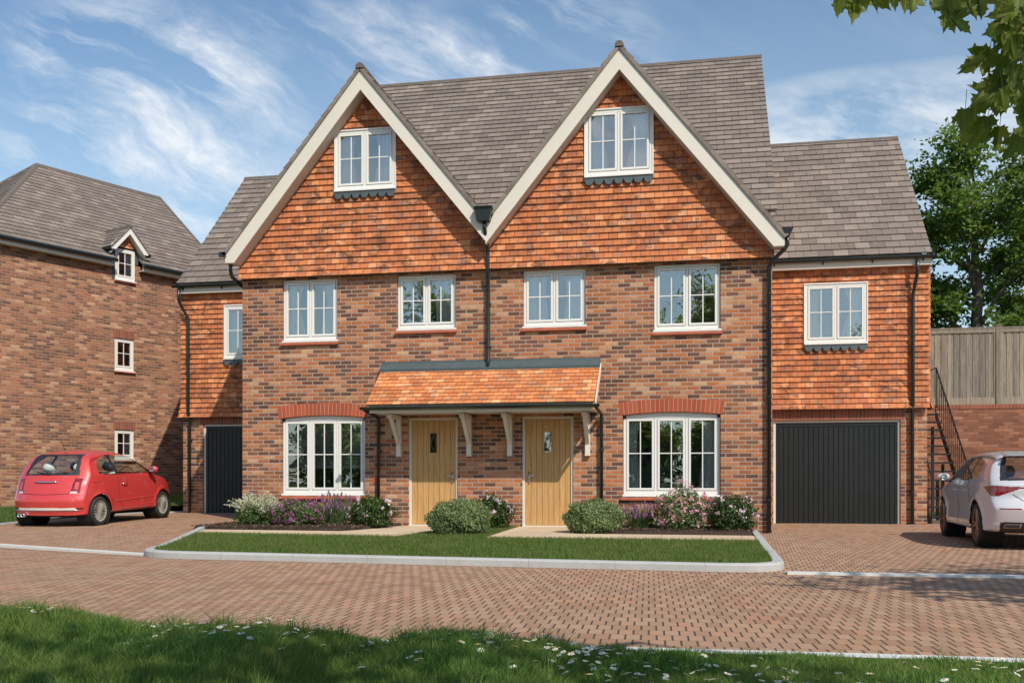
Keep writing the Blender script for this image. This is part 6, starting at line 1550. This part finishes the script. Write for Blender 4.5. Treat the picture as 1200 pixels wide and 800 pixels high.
for sg in (-1,1):
    line_on_side(lc,'door_seam',LE,[(2.20,1.0),(2.20,.45),(2.24,.30),(3.14,.30),(3.22,.42),(3.22,.80),(3.14,.99)],sg,.004)
    line_on_side(lc,'rear_door_seam',LE,[(1.60,1.02),(1.36,.78),(1.28,.60),(1.36,.30),(2.20,.30)],sg,.004)
    line_on_side(lc,'shoulder_crease',LE,[(.75,.86),(1.6,.85),(3.3,.80)],sg,.004,M_SILVER,.001)
    for yy in (1.66,2.42):
        m_=MB(); xh=Wleon(yy,.84)+.010; m_.tube([(sg*xh,yy-.10,.84),(sg*(xh+.02),yy-.07,.84),(sg*(xh+.02),yy+.07,.84),(sg*xh,yy+.10,.84)],.013,8); m_.build('door_handle',M_SILVER,lc,smooth=True)
    mirror(lc,Wleon(3.02,1.0)+.03,3.0,1.02,sg,M_SILVER)
    # exhaust surround
    m_=MB(); yb=.055
    m_.hexa([(sg*.47,yb,.31),(sg*.69,yb+.05,.31),(sg*.69,yb+.08,.31),(sg*.47,yb+.05,.31),(sg*.45,yb,.375),(sg*.66,yb+.05,.375),(sg*.66,yb+.08,.375),(sg*.45,yb+.05,.375)]); ex=m_.build('exhaust_trim',M_RIM2,lc,bevel=.01)
    m_=MB(); m_.hexa([(sg*.49,yb-.006,.325),(sg*.67,yb+.036,.325),(sg*.67,yb+.06,.325),(sg*.49,yb+.04,.325),(sg*.475,yb-.006,.362),(sg*.65,yb+.036,.362),(sg*.65,yb+.06,.362),(sg*.475,yb+.04,.362)]); m_.build('exhaust_opening',M_ARCH,ex)
m_=MB(); pts=[]
for (a,b) in zip([(-.55,.80),(-.42,.71),(0,.68),(.42,.71)],[(-.42,.71),(0,.68),(.42,.71),(.55,.80)]):
    for t in np.linspace(0,1,7,endpoint=False): x=a[0]+(b[0]-a[0])*t; z=a[1]+(b[1]-a[1])*t; pts.append((x,on_rear(GL,x,z)-.0005,z))
m_.tube(pts,.0045,5); m_.build('tailgate_seam',M_ARCH,lc)
m_=MB(); m_.hexa([(-.60,.40,1.345),(.60,.40,1.345),(.60,.72,1.375),(-.60,.72,1.375),(-.56,.36,1.375),(.56,.36,1.375),(.56,.75,1.435),(-.56,.75,1.435)]); m_.build('roof_spoiler',M_SILVER,lc,bevel=.02)
cabin(lc,.78,.55,3.2,.50); seats(lc,[(-.42,1.25),(.42,1.25)],M_SEATD,None,.26,.55,1.02); seats(lc,[(-.40,2.2),(.40,2.2)],M_SEATD,None,.26,.55,1.06)
m_=MB(); m_.box(-.74,.74,2.85,3.25,.5,.97); m_.build('dashboard',M_CABIN,lc)

# ================================================================== SKY, SUN, CAMERA
SAZ,SEL=R(39),R(43.5)
SUNV=Vector((math.sin(SAZ)*math.cos(SEL),-math.cos(SAZ)*math.cos(SEL),math.sin(SEL)))
sd=bpy.data.lights.new('sun','SUN'); sd.energy=4.1; sd.angle=R(.55); sd.color=(1.,.92,.79)
so=bpy.data.objects.new('sun',sd); COL.objects.link(so); so.rotation_euler=SUNV.to_track_quat('Z','Y').to_euler()
W=bpy.data.worlds.new('World'); scene.world=W; W.use_nodes=True; t=W.node_tree; N_=t.nodes; L_=t.links
bg=N_['Background']; sky=N_.new('ShaderNodeTexSky'); sky.sky_type='NISHITA'; sky.sun_disc=False; sky.sun_elevation=SEL; sky.sun_rotation=math.atan2(SUNV.x,SUNV.y); sky.air_density=1.0; sky.dust_density=.6; sky.ozone_density=1.2
class WN(NT):
    def __init__(s): s.t=t; s.n=N_; s.l=L_
k=WN(); tc=N_.new('ShaderNodeTexCoord').outputs['Generated']
sx,sy,sz=k.sep(tc)[:3]
ay=k.m('MAXIMUM',k.m('ABSOLUTE',sy),.05); U_=k.m('DIVIDE',sx,ay); V_=k.m('DIVIDE',sz,ay)
def rot(a,su,sv,off=0.):
    c_,s_=math.cos(a),math.sin(a); return k.comb(k.m('MULTIPLY',k.m('ADD',k.m('MULTIPLY',U_,c_),k.m('MULTIPLY',V_,s_)),su),k.m('MULTIPLY',k.m('SUBTRACT',k.m('MULTIPLY',V_,c_),k.m('MULTIPLY',U_,s_)),sv),off)
def blob(u0,v0,a,b,ang):
    c_,s_=math.cos(ang),math.sin(ang); du=k.m('SUBTRACT',U_,u0); dv=k.m('SUBTRACT',V_,v0)
    p=k.m('DIVIDE',k.m('ADD',k.m('MULTIPLY',du,c_),k.m('MULTIPLY',dv,s_)),a); q=k.m('DIVIDE',k.m('SUBTRACT',k.m('MULTIPLY',dv,c_),k.m('MULTIPLY',du,s_)),b)
    return k.rng(k.m('ADD',k.m('MULTIPLY',p,p),k.m('MULTIPLY',q,q)),1.,0.)
warp=k.noise(k.comb(U_,V_,3.),3.,4,.6)
wsh=k.m('MULTIPLY',k.m('SUBTRACT',warp,.5),.10)
U0,V0=U_,V_
U_=k.m('ADD',U0,wsh); V_=k.m('ADD',V0,k.m('MULTIPLY',wsh,.6))
st1=k.noise(rot(R(-32),2.0,8.5),1.7,12,.64,.25)     # streaks running down to the right
st2=k.noise(rot(R(-6),3.2,8.,5.),1.7,12,.64,.15)   # flatter streaks
fine_=k.noise(rot(R(-34),5.,30.,9.),1.2,7,.7,0.)
U_,V_=U0,V0
def add(l):
    r=l[0]
    for x in l[1:]: r=k.m('ADD',r,x)
    return r
m1=add([blob(-.62,.40,.24,.15,R(-25)),k.m('MULTIPLY',blob(-.72,.28,.20,.10,R(-12)),.9),k.m('MULTIPLY',blob(-.32,.43,.22,.08,R(-25)),.6),k.m('MULTIPLY',blob(-.13,.42,.12,.10,R(-40)),.75),k.m('MULTIPLY',blob(-.52,.30,.22,.05,R(-10)),.5)])
m2=add([blob(.17,.345,.30,.060,R(3)),k.m('MULTIPLY',blob(-.38,.32,.2,.05,R(-5)),.35),k.m('MULTIPLY',blob(.05,.30,.4,.05,0),.5)])
far=k.m('MULTIPLY',k.rng(k.noise(rot(R(-20),1.2,3.,2.),1.,4,.5),.46,.7),.30)
brk_=k.noise(rot(R(-20),5.,9.,4.),1.6,8,.65,.4)
c1=k.m('MULTIPLY',k.m('MULTIPLY',k.rng(st1,.44,.66),k.rng(brk_,.36,.58,.25,1.1)),k.m('ADD',k.m('MULTIPLY',m1,1.5),far,clamp=True))
c2=k.m('MULTIPLY',k.rng(st2,.34,.60),k.m('MULTIPLY',m2,1.25),clamp=True)
cl_=k.m('MULTIPLY',k.m('MAXIMUM',c1,c2,clamp=True),k.rng(fine_,.25,.65,.72,1.),clamp=True)
skyc=k.mix(1.,sky.outputs[0],(.96,1.08,1.09),'MULTIPLY')
skyc=k.mix(k.rng(V0,.52,.12,0.,.45),skyc,(5.0,6.0,6.4))
cc=k.mix(k.m('MULTIPLY',cl_,.86),skyc,(7.2,7.35,7.5))
L_.new(cc,bg.inputs[0]); bg.inputs[1].default_value=.125
cam=bpy.data.cameras.new('camera'); co=bpy.data.objects.new('camera',cam); COL.objects.link(co); scene.camera=co
cam.lens=34.5; cam.sensor_width=36; cam.clip_end=2000; cam.clip_start=.05; cam.shift_y=162/1200
th=math.atan(222/1150.); co.location=(0,0,.95); co.rotation_euler=(R(90),0,th)
scene.view_settings.view_transform='Standard'; scene.view_settings.look='None'; scene.view_settings.exposure=.14; scene.view_settings.gamma=1
scene.render.resolution_x=1024; scene.render.resolution_y=682
scene.cycles.max_bounces=8; scene.cycles.transparent_max_bounces=24
